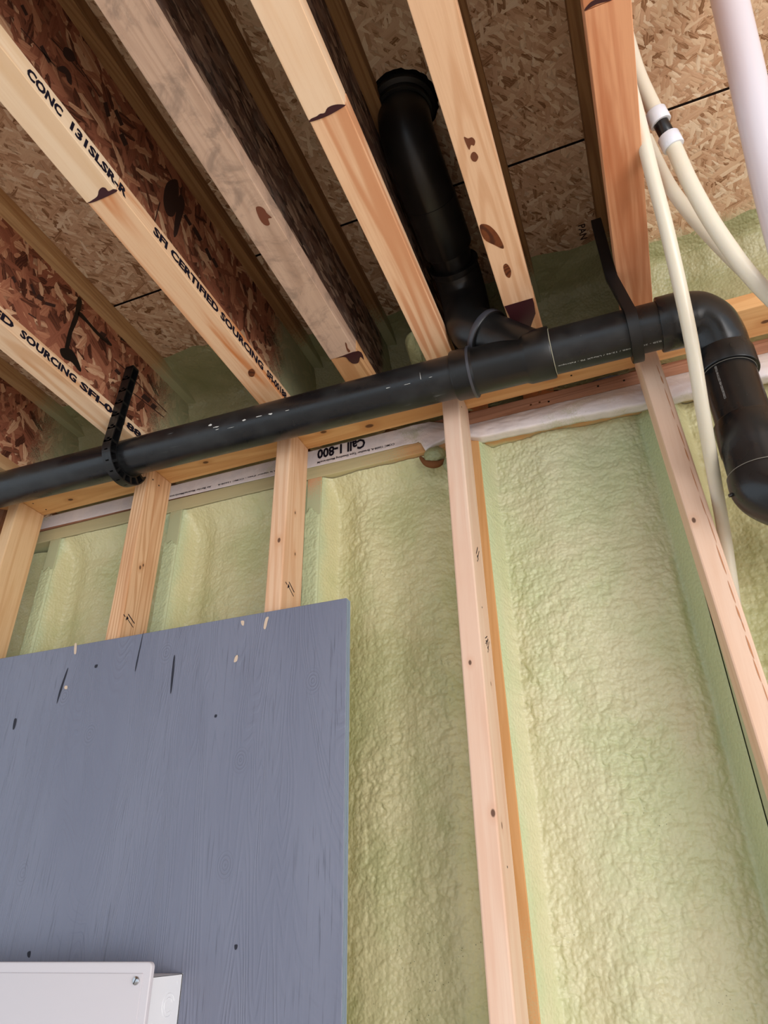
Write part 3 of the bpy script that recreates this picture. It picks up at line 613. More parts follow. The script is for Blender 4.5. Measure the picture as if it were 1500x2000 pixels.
# ================================================================ OUTER WALL FRAME
M['outer'] = wood('outer wall lumber', lin(206, 164, 122), lin(168, 118, 80), lin(180, 130, 84), 'X', 91.0, ring=0.5, rings=40)
UP = wood('outer upper plate lumber', lin(190, 140, 112), lin(140, 92, 68), lin(110, 66, 48), 'X', 95.0, ring=0.4, rings=40, stain_amt=0.7)
LP = wood('outer lower plate lumber', lin(220, 172, 120), lin(188, 134, 84), lin(186, 130, 80), 'X', 97.0, ring=0.4, rings=36, spray=[('Y', 0.008, 0.07, 0.9), ('X', -0.26, -0.62, 0.72)])
up = tag(obj('wall_plate', MB().box(-2.6, 1.3, YE, 1.415, 0.9875, 1.0285, 0.002), UP, None, (0, YE, 0.9875)), 'brown upper plate of the outer wall, above the white membrane', 'lumber')
lp = tag(obj('wall_plate', MB().box(-2.6, 1.3, YE, 1.415, 0.946, 0.984, 0.002), LP, None, (0, YE, 0.946)), 'lower plate of the outer wall, below the white membrane, foam mist on it', 'lumber')
for x, z in ((-0.120, 1.006), (-0.100, 1.007), (-0.08, 1.003), (0.03, 1.012), (0.085, 1.010)): nail('nail_head', up, (x, YE, z), (0, -1, 0), 0.0025, 'steel' if x < -0.09 else 'nail')
SH = wood('shim wood', lin(176, 110, 66), lin(140, 80, 46), lin(120, 70, 40), 'X', 99.0)
tag(obj('shim', MB().box(-0.135, -0.065, YE+0.004, 1.40, 1.029, 1.0465, 0.001), SH, None, (-0.1, 1.3, 1.029)), 'orange wood shim in the gap above the outer plate', 'shim')
tag(obj('shim', MB().box(-0.262, -0.218, YE+0.004, 1.40, 1.029, 1.0465, 0.001), SH, None, (-0.24, 1.3, 1.029)), 'short dark wood shim beside the pale pink full-height stud', 'shim')
def ext_stud(x0, label, spray, base=(214, 164, 110)):
    m = wood('outer stud lumber %.2f' % x0, lin(*base), lin(200, 146, 88), lin(196, 140, 80), 'Z', 101+x0*7, ring=0.4, rings=50, spray=spray)
    return tag(obj('outer_stud', slanted_board(x0, x0, 0.038, YE, 1.415, -1.462, 0.946, 0.0015), m, None, (x0+0.019, YE, -1.462)), label, 'stud', 'outer wall studs')
EX = [-1.494, -1.088, -0.682, -0.2860, 0.130, 0.536, 0.942]
ext_stud(EX[0], 'foam-misted outer stud just right of the far-left tan stud', ('Z', 2.50, 2.36, 0.95))
ext_stud(EX[1], 'foam-misted outer stud right of the coarse-grained stud', ('Z', 2.50, 2.36, 0.95))
ext_stud(EX[2], 'foam-misted outer stud right of the knotted stud, bare pinkish at its top', ('Z', 2.46, 2.31, 0.95), (214, 160, 122))
ext_stud(EX[3], 'orange outer stud strip showing right of the full-height pale stud', ('Z', 1.70, 0.9, 0.5))
ext_stud(EX[4], 'outer stud hidden behind the bark-lined right stud', ('Z', 2.6, 2.5, 1.0), (190, 170, 120))
ext_stud(EX[5], 'outer stud furthest right, foam-coated', ('Z', 2.6, 2.5, 1.0), (190, 170, 120))
tag(obj('bottom_plate', MB().box(-2.6, 1.3, YE, 1.415, -1.5, -1.462, 0.002), M['outer'], None, (0, YE, -1.5)), 'outer wall bottom plate on the concrete floor under the foam', 'lumber')

# ================================================================ SPRAYED FOAM IN THE WALL BAYS
F_MAIN = foam('sprayed foam', lin(212, 211, 174), lin(201, 207, 165), lin(193, 205, 164), 0.3)
F_BAY = foam('sprayed foam, yellower', lin(212, 206, 160), lin(196, 196, 146), lin(192, 201, 160), 2.3)
F_RIM = foam('rim foam', lin(176, 172, 132), lin(156, 156, 114), lin(152, 158, 118), 5.1)  # darker olive copy of the sprayed foam, shade put into its colour
def wall_foam(xa, xb, label, seed, film_left=True, step=0.0024, ridge=0.012, z_lo=-0.32, depth=0.060, wav=0.13, puff=1.0, topfill=0.25, mat=None):
    xs = np.arange(xa-(0.038 if film_left else 0.0), xb+1e-6, step)
    zs = np.concatenate([np.linspace(-1.46, z_lo, 60)[:-1], np.arange(z_lo, 0.9455, step)])
    X, Z = np.meshgrid(xs, zs)
    el = X-xa; er = xb-X; et = 0.946-Z
    wob = 0.010*gn(X*0+seed*1.7, Z/0.10, seed+20)
    prof = sst(-0.004, 0.026, el)*sst(-0.004, 0.034, er)
    prof = prof*(1-topfill*np.exp(-(et/0.035)**1.5))
    low = ridge*(gn(X/wav+seed*3.1, Z/0.85, seed+31)*1.6 + 0.5*gn(X/(wav*.5), Z/0.4, seed+32))
    top = 0.016*np.exp(-et/0.05)
    rough = sst(-0.006, 0.020, el+wob)*sst(0.022, 0.045, er+wob)
    h = billow(X, Z, seed)*puff
    amp = 0.22 + 0.78*rough
    amp = amp*(0.7+0.3*sst(0.0, 0.04, et))*(0.85+0.4*sst(-0.3, 0.4, gn(X/0.15, Z/0.2, seed+40)))
    Y = YE + 0.0002 + 0.003*sst(0, 0.012, el) + (depth - low*sst(0, .06, el)*sst(0, .06, er) - 0.012*sst(0.02, 0.10, np.minimum(el, er)))*prof - top*0 - h*amp*(0.8+0.2*prof)*sst(-0.002, 0.012, el)*sst(-0.002, 0.012, er)
    Y = np.where(el < 0, YE-0.0006-0.5*np.clip(h, 0, 1)*sst(0.0, 0.006, -el), Y)
    film = np.clip(1.0-rough*1.0, 0, 1)*0.8 + 0.4*np.exp(-et/0.03)
    if film_left:   # the coat on the outer stud stops raggedly below the plate
        zt = 0.850 + 0.03*gn(xs/0.02, xs*0, seed+9)
        cut = zt[None, :]
        hid = (el < 0) & (Z > cut)
        Y = np.where(hid, YE+0.004, Y)
    Zd = Z - np.clip(h*amp, 0, 1)*0.55*prof*(et > 0.01)
    P = np.stack([X, Y, Zd], -1)
    o = npmesh('foam_insulation', P, mat or F_BAY, None, ((xa+xb)/2, YE, -1.46), True, film)
    return tag(o, label, 'insulation', 'sprayed foam in the wall bays')
wall_foam(-1.862, EX[0], 'green foam sliver at the far left edge behind the rough board', 3, True, 0.006)
wall_foam(EX[0]+.038, EX[1], 'short green foam field in the leftmost bay above the grey panel', 11, True, 0.003, 0.014, 0.35, 0.052, 0.13, 0.75, 0.95)
wall_foam(EX[1]+.038, EX[2], 'green foam field in the second bay above the grey panel', 12, True, 0.003, 0.014, 0.35, 0.052, 0.13, 0.75, 0.95)
wall_foam(EX[2]+.038, EX[3], 'tall green foam field right behind the grey panel edge', 13, True, 0.0026, 0.014, -0.32, 0.058, 0.13, 0.95, 0.75)
wall_foam(EX[3]+.038, EX[4], 'widest pale green foam field between the two tall pale studs', 14, False, 0.0022, 0.016, -0.32, 0.062, 0.15, 1.15, 0.25, F_MAIN)
wall_foam(EX[4]+.038, EX[5], 'olive foam field at the right edge behind the down pipe', 15, False, 0.0032, 0.010, -0.1)

wall_foam(EX[5]+.038, EX[6], 'olive foam field furthest right, past the tan stud', 16, True, 0.006, 0.010, 0.8)

# foam lump and torn hole under the membrane
la = np.linspace(0, np.pi, 26); lb = np.linspace(0, 2*np.pi, 44); LA, LB = np.meshgrid(la, lb)
def lump(cx, cy, cz, rx, ry, rz, seed, label, cat='insulation', mat=None):
    r = 1+0.16*gn(LA*1.6+seed, LB*1.2, seed)+0.07*np.abs(gn(LA*4, LB*3, seed+1))
    P = np.stack([cx+rx*r*np.sin(LA)*np.cos(LB), cy+ry*r*np.sin(LA)*np.sin(LB), cz+rz*r*np.cos(LA)], -1)
    return tag(npmesh('foam_lump', P, mat or F_MAIN, None, (cx, cy, cz-rz), True, LA*0+0.7), label, cat)
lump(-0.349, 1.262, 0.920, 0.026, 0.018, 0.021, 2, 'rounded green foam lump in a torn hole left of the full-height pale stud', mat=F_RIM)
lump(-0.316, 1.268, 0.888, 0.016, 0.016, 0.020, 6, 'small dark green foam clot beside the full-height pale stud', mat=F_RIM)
lump(*D['blob'], 0.030, 0.075, 0.030, 9, 'yellow-green foam blob coloured as if lit, between joists above the black pipe', mat=foam('foam with painted light', lin(232, 236, 190), lin(222, 232, 170), lin(226, 236, 180), 8.0))  # paler foam colour paints in the light on this blob
TORN = plain('torn brown fibre', lin(120, 78, 48), 0.85, 0.15)
pt = [(-0.385, YE-0.012, 0.925), (-0.372, YE-0.014, 0.905), (-0.356, YE-0.015, 0.895), (-0.340, YE-0.014, 0.894), (-0.328, YE-0.012, 0.902)]
tag(obj('torn_edge', MB().tube(catmull(pt, 5), [0.003+0.006*math.sin(math.pi*i/20) for i in range(21)], 10), TORN, None, (-0.356, YE, 0.893), 60), 'torn brown crescent of wood under the foam lump', 'wood scrap')

# ================================================================ FOAM AT THE RIM BETWEEN JOISTS
JX = [-1.533, -1.1255, -0.7165, -0.4985, -0.3085, -0.1165, 0.100, 0.916]
def rim(xa, xb, label, seed, reach=1.235, y_in=1.315):
    n = max(20, int((xb-xa)/0.005)); xs = np.linspace(xa, xb, n)
    ctrl = [(1.285, 1.030), (1.300, 1.060), (y_in, 1.12), (y_in+0.004, 1.20), (y_in-0.008, 1.27), (y_in-0.035, 1.325), (reach+0.03, 1.343), (reach, 1.349), (reach-0.03, 1.3515)]
    pr = catmull([(0, y, z) for y, z in ctrl], 12); S = len(pr)
    T_ = np.array([[0, *(pr[min(i+1, S-1)]-pr[max(i-1, 0)]).normalized()[1:]] for i in range(S)])
    N_ = np.stack([T_[:, 0]*0, -T_[:, 2], T_[:, 1]], -1)          # into the room / down
    B_ = np.array([[p.y, p.z] for p in pr]); arc = np.concatenate([[0], np.cumsum(np.hypot(*np.diff(B_, axis=0).T))])
    X, A = np.meshgrid(xs, arc)
    h = 0.75*billow(X, A, seed) + 0.010*gn(X/0.09, A/0.11, seed+7) + 0.4*0.02*(np.exp(-(X-xa)/0.02)+np.exp(-(xb-X)/0.02))
    fade = sst(0, 0.05, arc[-1]-A)
    h = h*fade + 0.012*gn(X/0.05, A*0, seed+9)*sst(0.12, 0.0, arc[-1]-A)*0
    sh = 0.035*gn(X/0.10, A*0+seed, seed+2)*sst(0.20, 0.0, arc[-1]-A)
    P = np.stack([X, B_[:, 0][:, None]+N_[:, 1][:, None]*h+sh, B_[:, 1][:, None]+N_[:, 2][:, None]*h], -1)
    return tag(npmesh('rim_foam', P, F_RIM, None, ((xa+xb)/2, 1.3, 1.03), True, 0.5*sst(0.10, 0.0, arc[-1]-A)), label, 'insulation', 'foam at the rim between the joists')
names = ['dark rim foam at the far left between the first two joists', 'olive rim foam left of the joist stamped CERTIFIED SOURCING', 'misty green rim foam between the CERTIFIED SOURCING joist and the grey-tan joist',
         'shadowed rim foam right of the grey-tan weathered joist', 'dark rim foam behind the black drop pipe', 'rim foam between the knotty joist and the right hanger strap', 'olive rim foam at the right above the pipe elbow']
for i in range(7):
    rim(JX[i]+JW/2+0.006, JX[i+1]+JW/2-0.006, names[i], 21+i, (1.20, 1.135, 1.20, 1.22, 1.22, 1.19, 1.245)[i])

# ================================================================ HOUSE WRAP MEMBRANE
t = NT('white membrane'); raw, v = t.coords(); a = t.noise(v, 16.0, 4.0, 0.6).outputs['Fac']; cr = t.noise(v, 30.0, 2.0, 0.5, 1.5).outputs['Fac']
c = t.mix(t.rng(a, 0.35, 0.7), lin(226, 220, 224), lin(240, 232, 232))
c = overspray(t, c, raw, ('X', 9, 8, 0.0)) if False else c
sp = t.noise(v, 6.0, 3.0, 0.6).outputs['Fac']; sm = t.noise(v, 300.0, 2.0, 0.7).outputs['Fac']
c = t.mix(t.math('MULTIPLY', t.rng(t.math('ADD', sp, t.math('MULTIPLY', t.math('SUBTRACT', sm, .5), .35)), 0.56, 0.72), 0.6), c, FOAM_G)
M['wrap'] = t.out(c, 0.55, 0.35, t.bump(cr, 0.35, 0.004))
xs = np.linspace(-2.4, 1.2, 900); ss = np.linspace(0, 1, 30)
zl = np.interp(xs, [-2.4, -1.53, -1.10, -0.55, -0.41, -0.385, -0.372, -0.345, -0.30, -0.24, -0.17, 0.09, 0.20, 1.2], [1.0, 0.991, 0.986, 0.977, 0.977, 0.974, 0.942, 0.952, 0.962, 0.937, 0.934, 0.918, 0.916, 0.91])
zt = np.interp(xs, [-2.4, -0.36, -0.27, 1.2], [1.03, 1.028, 0.990, 0.986])
bul = np.interp(xs, [-2.4, -0.40, -0.37, -0.25, 0.0, 1.2], [0.0, 0.0, 0.010, 0.016, 0.026, 0.026])
X, S = np.meshgrid(xs, ss); ZL = zl[None, :]; ZT_ = zt[None, :]; BU = bul[None, :]
u = np.clip(S/0.85, 0, 1); Zm = ZT_+(ZL-ZT_)*u
wr = (0.0022*gn(X/0.05, Zm/0.02, 3)+0.0012*gn(X/0.016+Zm/0.01, Zm/0.03, 4)+0.004*np.abs(gn(X/0.09, Zm/0.03, 8)))*sst(-0.55, -0.38, X) + 0.0006*gn(X/0.04, Zm/0.02, 5)
Ym = YE-0.0022 - BU*np.sin(np.clip(u, 0, 1)*math.pi*0.62)**1.2 - np.abs(wr)
back_ = np.clip((S-0.85)/0.15, 0, 1)
Ym = Ym + back_*(0.03)*(BU > 0.004); Zm = Zm + back_*0.004*(BU > 0.004) + 0.0025*gn(X/0.03, S*0, 12)*sst(0.6, 1.0, u)*(BU > 0.004)
mem = npmesh('membrane', np.stack([X, Ym, Zm], -1), M['wrap'], None, (0, YE, 0.99), True)
so = mem.modifiers.new('thickness', 'SOLIDIFY'); so.thickness = 0.0008
tag(mem, 'white printed sheathing membrane tucked over the outer plates behind the studs', 'membrane')
def upside(body, xl, xr_, zb, zt_, bold=0.02):
    # lettering turned upside down, as on the sheet: reads from the right end to the left
    text('printed_text', body, M['ink'], mem, (xr_, YE-0.0042, zt_), (-1, 0, 0), (0, 0, -1), xr_-xl, zt_-zb, bold)
upside('Call 1-800', -0.656, -0.526, 0.9965, 1.0265, 0.035)
upside('CCMC 12608-R, Breather Type Sheathing Membrane/M', -0.655, -0.450, 0.9835, 0.9915)
upside('Air Barrier Material/Membrane', -1.095, -0.965, 0.9905, 0.9960)
upside('perm\u00e9ables \u00e0 la vapeur d\u2019eau - CCMC 12608-R', -0.945, -0.715, 0.9905, 0.9965)
# loose second sheet showing in the gap above the outer plate
P = np.stack([X, YE+0.03+0.01*gn(X/0.06, S*3, 15), 1.029+S*0.03], -1)[:, 300:]
tag(npmesh('membrane', P, M['wrap'], None, (0.2, YE+.03, 1.029), True), 'crumpled grey-white membrane in the gap above the brown outer plate', 'membrane')

# ================================================================ PLYWOOD PANEL
t = NT('grey painted plywood'); raw, v = t.coords((3.1, 0.4, 7.7))
A = t.noise(t.mapping(v, scale=(6, 6, 0.9)), 1.0, 3.0, 0.5, 0.5).outputs['Fac']
G = t.math('SINE', t.math('MULTIPLY', A, 330.0))
F = t.noise(t.mapping(v, scale=(210, 210, 9)), 1.0, 3.0, 0.6, 0.3).outputs['Fac']
zone = t.noise(t.mapping(v, scale=(5, 5, 2)), 1.0, 2.0, 0.5).outputs['Fac']
c = t.mix(t.rng(zone, 0.3, 0.7), lin(113, 118, 137), lin(123, 128, 146))
c = t.mix(t.math('MULTIPLY', t.math('MULTIPLY', t.rng(F, 0.56, 0.70), t.rng(zone, 0.36, 0.6)), 0.6), c, lin(82, 86, 100))
kn = None
hgt = t.math('ADD', t.math('MULTIPLY', t.rng(G, -0.4, 1.0), 0.5), t.math('MULTIPLY', F, 0.7))
for (x, z) in D['plyknots']:
    d = t.n('ShaderNodeVectorMath', operation='SUBTRACT'); t.l(raw, d.inputs[0]); d.inputs[1].default_value = (x+1.3, -0.019, z+0.7)
    m_ = t.n('ShaderNodeVectorMath', operation='MULTIPLY'); t.l(d.outputs[0], m_.inputs[0]); m_.inputs[1].default_value = (1.15, 0, 0.85)
    le = t.n('ShaderNodeVectorMath', operation='LENGTH'); t.l(m_.outputs[0], le.inputs[0])
    ring = t.math('SINE', t.math('MULTIPLY', t.math('ADD', le.outputs['Value'], t.math('MULTIPLY', zone, 0.05)), 1100.0))
    msk = t.rng(le.outputs['Value'], 0.028, 0.010)
    hgt = t.math('ADD', t.math('MULTIPLY', hgt, t.math('SUBTRACT', 1.0, msk)), t.math('MULTIPLY', t.math('ADD', t.math('MULTIPLY', ring, 0.22), 0.5), msk))
    c = t.mix(t.math('MULTIPLY', t.math('MULTIPLY', t.rng(ring, 0.3, 1.0), msk), 0.28), c, lin(80, 84, 98))
M['ply'] = t.out(c, 0.42, 0.4, t.bump(hgt, 0.65, 0.0013))
PL = (-1.3, YS, -0.7)
ply = thing('plywood_panel', 'blue-grey painted plywood sheet screwed to the studs at lower left', 'plywood panel', PL)
obj('painted_face', MB().box(-2.35, -0.5085, 1.131, 1.1335, -0.70, 0.541, 0.0008, 1), M['ply'], ply)
pm = [plain('ply edge pale', lin(150, 168, 184), 0.6), plain('ply edge dark', lin(70, 82, 96), 0.7)]
for i in range(7):
    y0 = 1.1335+i*0.0023; ins = 0.0006*(i % 2)
    obj('ply_layer', MB().box(-2.35, -0.5085-ins, y0, y0+0.0023, -0.70, 0.541-ins, 0), pm[i % 2], ply)
face = ply.children[0]
M['chip'] = plain('bare chipped wood', lin(212, 190, 168), 0.75, 0.2); M['crack'] = plain('dark grain split', lin(50, 52, 62), 0.8, 0.2)
for p in D['chips']: decal('paint_chip', [(x, 1.131, z) for x, z in p], M['chip'], face, (0, -0.0005, 0))
for p in D['darks']: decal('grain_split', [(x, 1.131, z) for x, z in p], M['crack'], face, (0, -0.0004, 0))

# ================================================================ ELECTRICAL PANEL
EP = (-1.2, 1.131, -0.70)
ep = thing('electrical_panel', 'white enamel electrical panel mounted on the grey plywood, lower left corner', 'electrical panel', EP)
xr_, yt = -0.7885, 1.036
mb = MB()
mb.box(xr_-0.0015, xr_, yt, 1.1305, -0.66, -0.066, 0.0004, 1).box(-1.55, xr_, yt, 1.1305, -0.0675, -0.066, 0.0004, 1).box(-1.55, xr_, 1.128, 1.1305, -0.66, -0.066).box(-1.552, -1.55, yt, 1.1305, -0.66, -0.066)
obj('box', mb, M['tub'], ep)
bx = ep.children[0]
for (y, z, r) in ((1.100, -0.105, 0.0150), (1.100, -0.105, 0.0095), (1.0, 0, 0))[:2]:
    mb = MB(); n = 40
    mb.tube([(xr_+0.0002, y+r*math.cos(a), z+r*math.sin(a)) for a in [2*math.pi*k/n*0.86+0.3 for k in range(n)]], 0.0006, 6)
    obj('knockout', mb, M['tub'], bx, None, 60)
nail('rivet', bx, (xr_, 1.119, -0.077), (1, 0, 0), 0.0022, 'tub'); nail('rivet', bx, (xr_, 1.052, -0.106), (1, 0, 0), 0.002, 'tub')
cx, cz, rc = -0.7735-0.0075, -0.0455-0.0075, 0.0075
outl = [(-1.57, 1.0345, -0.70), (-0.7735, 1.0345, -0.70)]+[(cx+rc*math.cos(a_), 1.0345, cz+rc*math.sin(a_)) for a_ in [math.pi/2*k/8 for k in range(9)]]+[(-1.57, 1.0345, -0.0455)]
mb = MB().poly(outl, (0, -0.0075, 0))
bmesh.ops.bevel(mb.bm, geom=[e for e in mb.bm.edges if all(abs(v_.co.y-1.027) < 1e-5 for v_ in e.verts)], offset=0.0022, segments=3, profile=0.5, affect='EDGES')
obj('cover', mb, M['cover'], ep, None, 40); cv = [c for c in ep.children if c.name.startswith('cover')][0]
# shallow raised field inside the border, cut back around the screw corner
mb = MB(); mb.box(-1.57, -0.7868, 1.0258, 1.0275, -0.70, -0.0600, 0.0012, 2)
obj('cover_field', mb, M['cover'], cv, None, 50)
sx, sy, sz = D['screw'][0], 1.0258, D['screw'][2]
mb = MB(); mb.tube([(sx, sy, sz), (sx, sy-0.0022, sz), (sx, sy-0.0036, sz)], [0.0056, 0.0056, 0.0036], 24)
obj('screw', mb, M['steel'], cv, None, 40); sc_ = [c for c in cv.children if c.name.startswith('screw')][0]
mb = MB(); mb.box(sx-0.0046, sx+0.0046, sy-0.0038, sy-0.0030, sz-0.0006, sz+0.0006)
for v_ in mb.bm.verts:
    dx, dz = v_.co.x-sx, v_.co.z-sz; v_.co.x = sx+dx*0.5-dz*0.866; v_.co.z = sz+dx*0.866+dz*0.5
obj('screw_slot', mb, M['nail'], cv)

# ================================================================ BLACK DRAIN LINE
R = 0.0445; RH = 0.0512; RB = 0.0475
def ax(x): return Vector((x, 1.056, 0.946-0.0215*x))
DL = (0.0, 1.056, 0.946)
dr = thing('drain_line', 'black ABS drain pipe with fittings, running across below the joists', 'pipe', DL)
p_main = obj('pipe', MB().tube([ax(-2.3), ax(-0.235)], R, 48), M['abs'], dr, None, 40)
p_right = obj('pipe', MB().tube([ax(-0.045), ax(0.165)], R, 48), M['abs'], dr, None, 40)
# wye: run with two hubs, branch at 45 degrees up and left
xb = -0.075; bd = Vector((-0.7071, 0, 0.7071)); b0 = ax(xb)
mb = MB()
mb.tube([ax(-0.2395), ax(-0.2395), ax(-0.237), ax(-0.205), ax(-0.203), ax(-0.200), ax(-0.195), ax(-0.100), ax(-0.094), ax(-0.090), ax(-0.046), ax(-0.0435), ax(-0.0435)],
        [R-.001, RH-.0015, RH, RH, RH+.0012, RH+.0012, RB, RB, RH-.001, RH, RH, RH-.001, R-.001], 48)
run = mb
run.tube([b0+bd*t_ for t_ in (0.0, 0.118, 0.118, 0.120, 0.132, 0.133)], [RB, RB, RH+.001, RH+.0025, RH+.0025, RH], 48, cap=True)
wye = obj('wye_fitting', run, M['abs_dark'], dr, None, 35)
M['ring'] = plain('scuffed hub ring with painted highlight', lin(62, 62, 68), 0.35, 0.5)  # scuffed grey, lightened to paint in the highlights on the hub rings
obj('hub_ring', MB().tube([b0+bd*t_ for t_ in (0.1195, 0.1195, 0.1205, 0.131, 0.132, 0.132)], [RB, RH+.0026, RH+.0032, RH+.0032, RH+.0026, RB], 48), M['ring'], wye, None, 40)
obj('hub_ring', MB().tube([ax(x) for x in (-0.2048, -0.2048, -0.2045, -0.1995, -0.1992, -0.1992)], [RB, RH+.0012, RH+.0018, RH+.0018, RH+.0012, RB], 48), M['ring'], wye, None, 40)
# solvent lines
for x, mt in ((-0.0428, 'cement'), (-0.2402, 'abs_clean')):
    obj('cement_bead', MB().tube([ax(x)+Vector((0, math.cos(a)*(R+.0006), math.sin(a)*(R+.0006))) for a in [2*math.pi*k/48 for k in range(49)]], 0.0008, 6), M[mt], wye, None, 60)
# street elbow out of the wye branch, turning up
e0 = b0+bd*0.130
pts = catmull([e0, b0+bd*0.165, Vector((-0.2000, 1.056, 1.095)), Vector((-0.2010, 1.055, 1.125)), Vector((-0.2020, 1.048, 1.155)), Vector((-0.2035, 1.030, 1.180)), Vector((-0.2045, 1.005, 1.194)), Vector((-0.2050, 0.990, 1.1965))], 8)
rad = [RH-.002+0.0]*len(pts); n = len(pts)
pts = pts + [pts[-1].copy(), pts[-1]+Vector((0, -0.004, 0.001)), pts[-1]+Vector((0, -0.004, 0.001))]; rad = rad + [RH+.0015, RH+.0015, R]
obj('elbow_fitting', MB().tube(pts, rad, 44), M['abs_dark'], dr, None, 40)
obj('pipe', MB().tube([(-0.2050, 0.992, 1.1965), (-0.2062, 0.935, 1.205)], R-0.002, 40), M['abs_dark'], dr, None, 40)
obj('coupling', MB().tube([(-0.2062, 0.950, 1.203), (-0.2062, 0.950, 1.203), (-0.2063, 0.947, 1.2035), (-0.208, 0.84, 1.219), (-0.208, 0.838, 1.2193)], [R-.002, RH-.001, RH, RH, R], 44), M['abs_dark'], dr, None, 40)
pts = catmull([(-0.2175, 0.722, 1.352), (-0.2172, 0.724, 1.32), (-0.2165, 0.730, 1.29), (-0.2145, 0.745, 1.260), (-0.2120, 0.772, 1.237), (-0.2100, 0.808, 1.2255), (-0.2085, 0.845, 1.219)], 8)
obj('elbow_fitting', MB().tube(pts, [RH-0.0005]*len(pts), 44), M['abs_dark'], dr, None, 40)
obj('closet_flange', MB().tube([(-0.2180, 0.720, 1.349), (-0.2180, 0.720, 1.349), (-0.2180, 0.720, 1.340), (-0.2178, 0.721, 1.338), (-0.2176, 0.722, 1.322), (-0.2176, 0.722, 1.322)], [0.03, 0.063, 0.063, 0.0555, 0.0555, 0.05], 48), M['abs_dark'], dr, None, 35)
# ragged hole around the flange, its shade painted as a flat dark patch
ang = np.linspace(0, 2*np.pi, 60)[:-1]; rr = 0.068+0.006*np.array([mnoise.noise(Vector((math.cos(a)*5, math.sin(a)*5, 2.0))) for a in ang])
obj('hole_shade', MB().poly([(-0.216+r_*math.cos(a), 0.718+r_*math.sin(a), 1.3496) for a, r_ in zip(ang, rr)]), M['gap_shade'], dr)
# right-hand 90 elbow, tail pipe, coupling and lower elbow
dd = [Vector(p) for p in D['DN']]
v0 = ax(0.152); 
arc = [ax(0.152), ax(0.152), ax(0.1535), ax(0.196), ax(0.1975), ax(0.200)]; ra = [R-.001, RH-.001, RH, RH, RH-.001, RB]
bend = catmull([ax(0.200), ax(0.218)+Vector((0.0, 0.006, -0.001)), Vector((0.2360, 1.073, 0.925)), Vector((0.2440, 1.086, 0.902)), Vector((0.2460, 1.095, 0.884)), Vector((0.2455, 1.098, 0.868))], 8)
arc += bend[1:]; ra += [RB]*(len(bend)-1)
q = Vector((0.2455, 1.098, 0.868)); dn = Vector((-0.022, 0.0, -1.0)).normalized()
arc += [q.copy(), q+dn*0.0015, q+dn*0.041, q+dn*0.0425, q+dn*0.0425]; ra += [RH-.001, RH, RH, RH-.001, R-.001]
obj('elbow_fitting', MB().tube(arc, ra, 48), M['abs_clean'], dr, None, 35)
p_down = obj('pipe', MB().tube([q+dn*0.036, q+dn*0.17], R, 48), M['abs_clean'], dr, None, 40)
c0 = q+dn*0.150; c1 = c0+dn*0.108
mb = MB(); mb.tube([c0, c0, c0+dn*0.0015, c0+dn*0.055, c0+dn*0.060, c1-dn*0.001, c1], [R-.001, RH-.0025, RH-.0015, RH-.0015, RH-.003, RH-.003, R], 48)
obj('coupling', mb, M['abs_clean'], dr, None, 35)
e1 = c1-dn*0.004
pts = [e1, e1, e1+dn*0.0015]+catmull([e1+dn*0.002, e1+dn*0.022, e1+dn*0.040+Vector((0.012, -.002, 0)), e1+dn*0.055+Vector((0.032, -.004, 0)), e1+dn*0.066+Vector((0.060, -.006, 0)), e1+dn*0.078+Vector((0.10, -.008, 0))], 8)[1:]
obj('elbow_fitting', MB().tube(pts, [R, RH-.001, RH]+[RH]*(len(pts)-3), 48), M['abs_clean'], dr, None, 35)
for c_, r_ in ((c0-dn*0.0004, R+.0007), (e1-dn*0.0012, RH-.0004), (q+dn*0.0428, R+.0007)):
    u_ = Vector((1, 0, 0)); u_ = (u_-dn*u_.dot(dn)).normalized(); w_ = dn.cross(u_)
    obj('cement_bead', MB().tube([c_+(u_*math.cos(a)+w_*math.sin(a))*r_ for a in [2*math.pi*k/48 for k in range(49)]], 0.0007, 6), plain('grey cement bead', lin(120, 116, 108), 0.4), p_down, None, 60)
tp_ = pts[-1]
obj('pipe', MB().tube(catmull([tp_-(pts[-1]-pts[-3]).normalized()*0.02, tp_+Vector((0.06, -.004, -0.010)), tp_+Vector((0.105, -.004, -0.030)), tp_+Vector((0.125, -.002, -0.075)), tp_+Vector((0.128, 0, -0.20)), Vector((tp_.x+0.128, tp_.y, -1.5))], 8), R, 40), M['abs_clean'], dr, None, 40)
lug = e1+dn*0.028+Vector((-0.049, -0.004, 0))
obj('moulding_nub', MB().tube([lug, lug+Vector((-0.006, -0.001, -0.002))], [0.004, 0.003], 10), M['abs_clean'], dr, None, 50)
# white print, rotated upside down, low on the front of the right pipe
def wrap_pipe(x_right, width, ang0, rad_):
    def f(u_, w_):
        x = x_right-u_; c_ = ax(x); a = ang0 - w_/rad_          # text up = down the pipe
        return (c_.x, c_.y-math.cos(a)*rad_, c_.z+math.sin(a)*rad_)
    return f
text('printed_text', 'B2B - 2023 -  08B / 12:46 / UltraX 70 - Fabrique', M['white_print'], p_right, None, None, None, 0.185, 0.0040, 0.0, wrap_pipe(0.148, 0.185, -1.36, R+0.0004))
def wrap_down(u_, w_):
    a = math.radians(-125)+w_/R; side = Vector((math.cos(a), math.sin(a), 0))
    c_ = q+dn*(0.118-u_)
    s_ = (side-dn*side.dot(dn)).normalized()
    return tuple(c_+s_*(R+0.0004))
text('printed_text', 'COEXTRUDED ABS CELLULAR LISTED', M['white_print'], p_down, None, None, None, 0.072, 0.0036, 0.0, wrap_down)
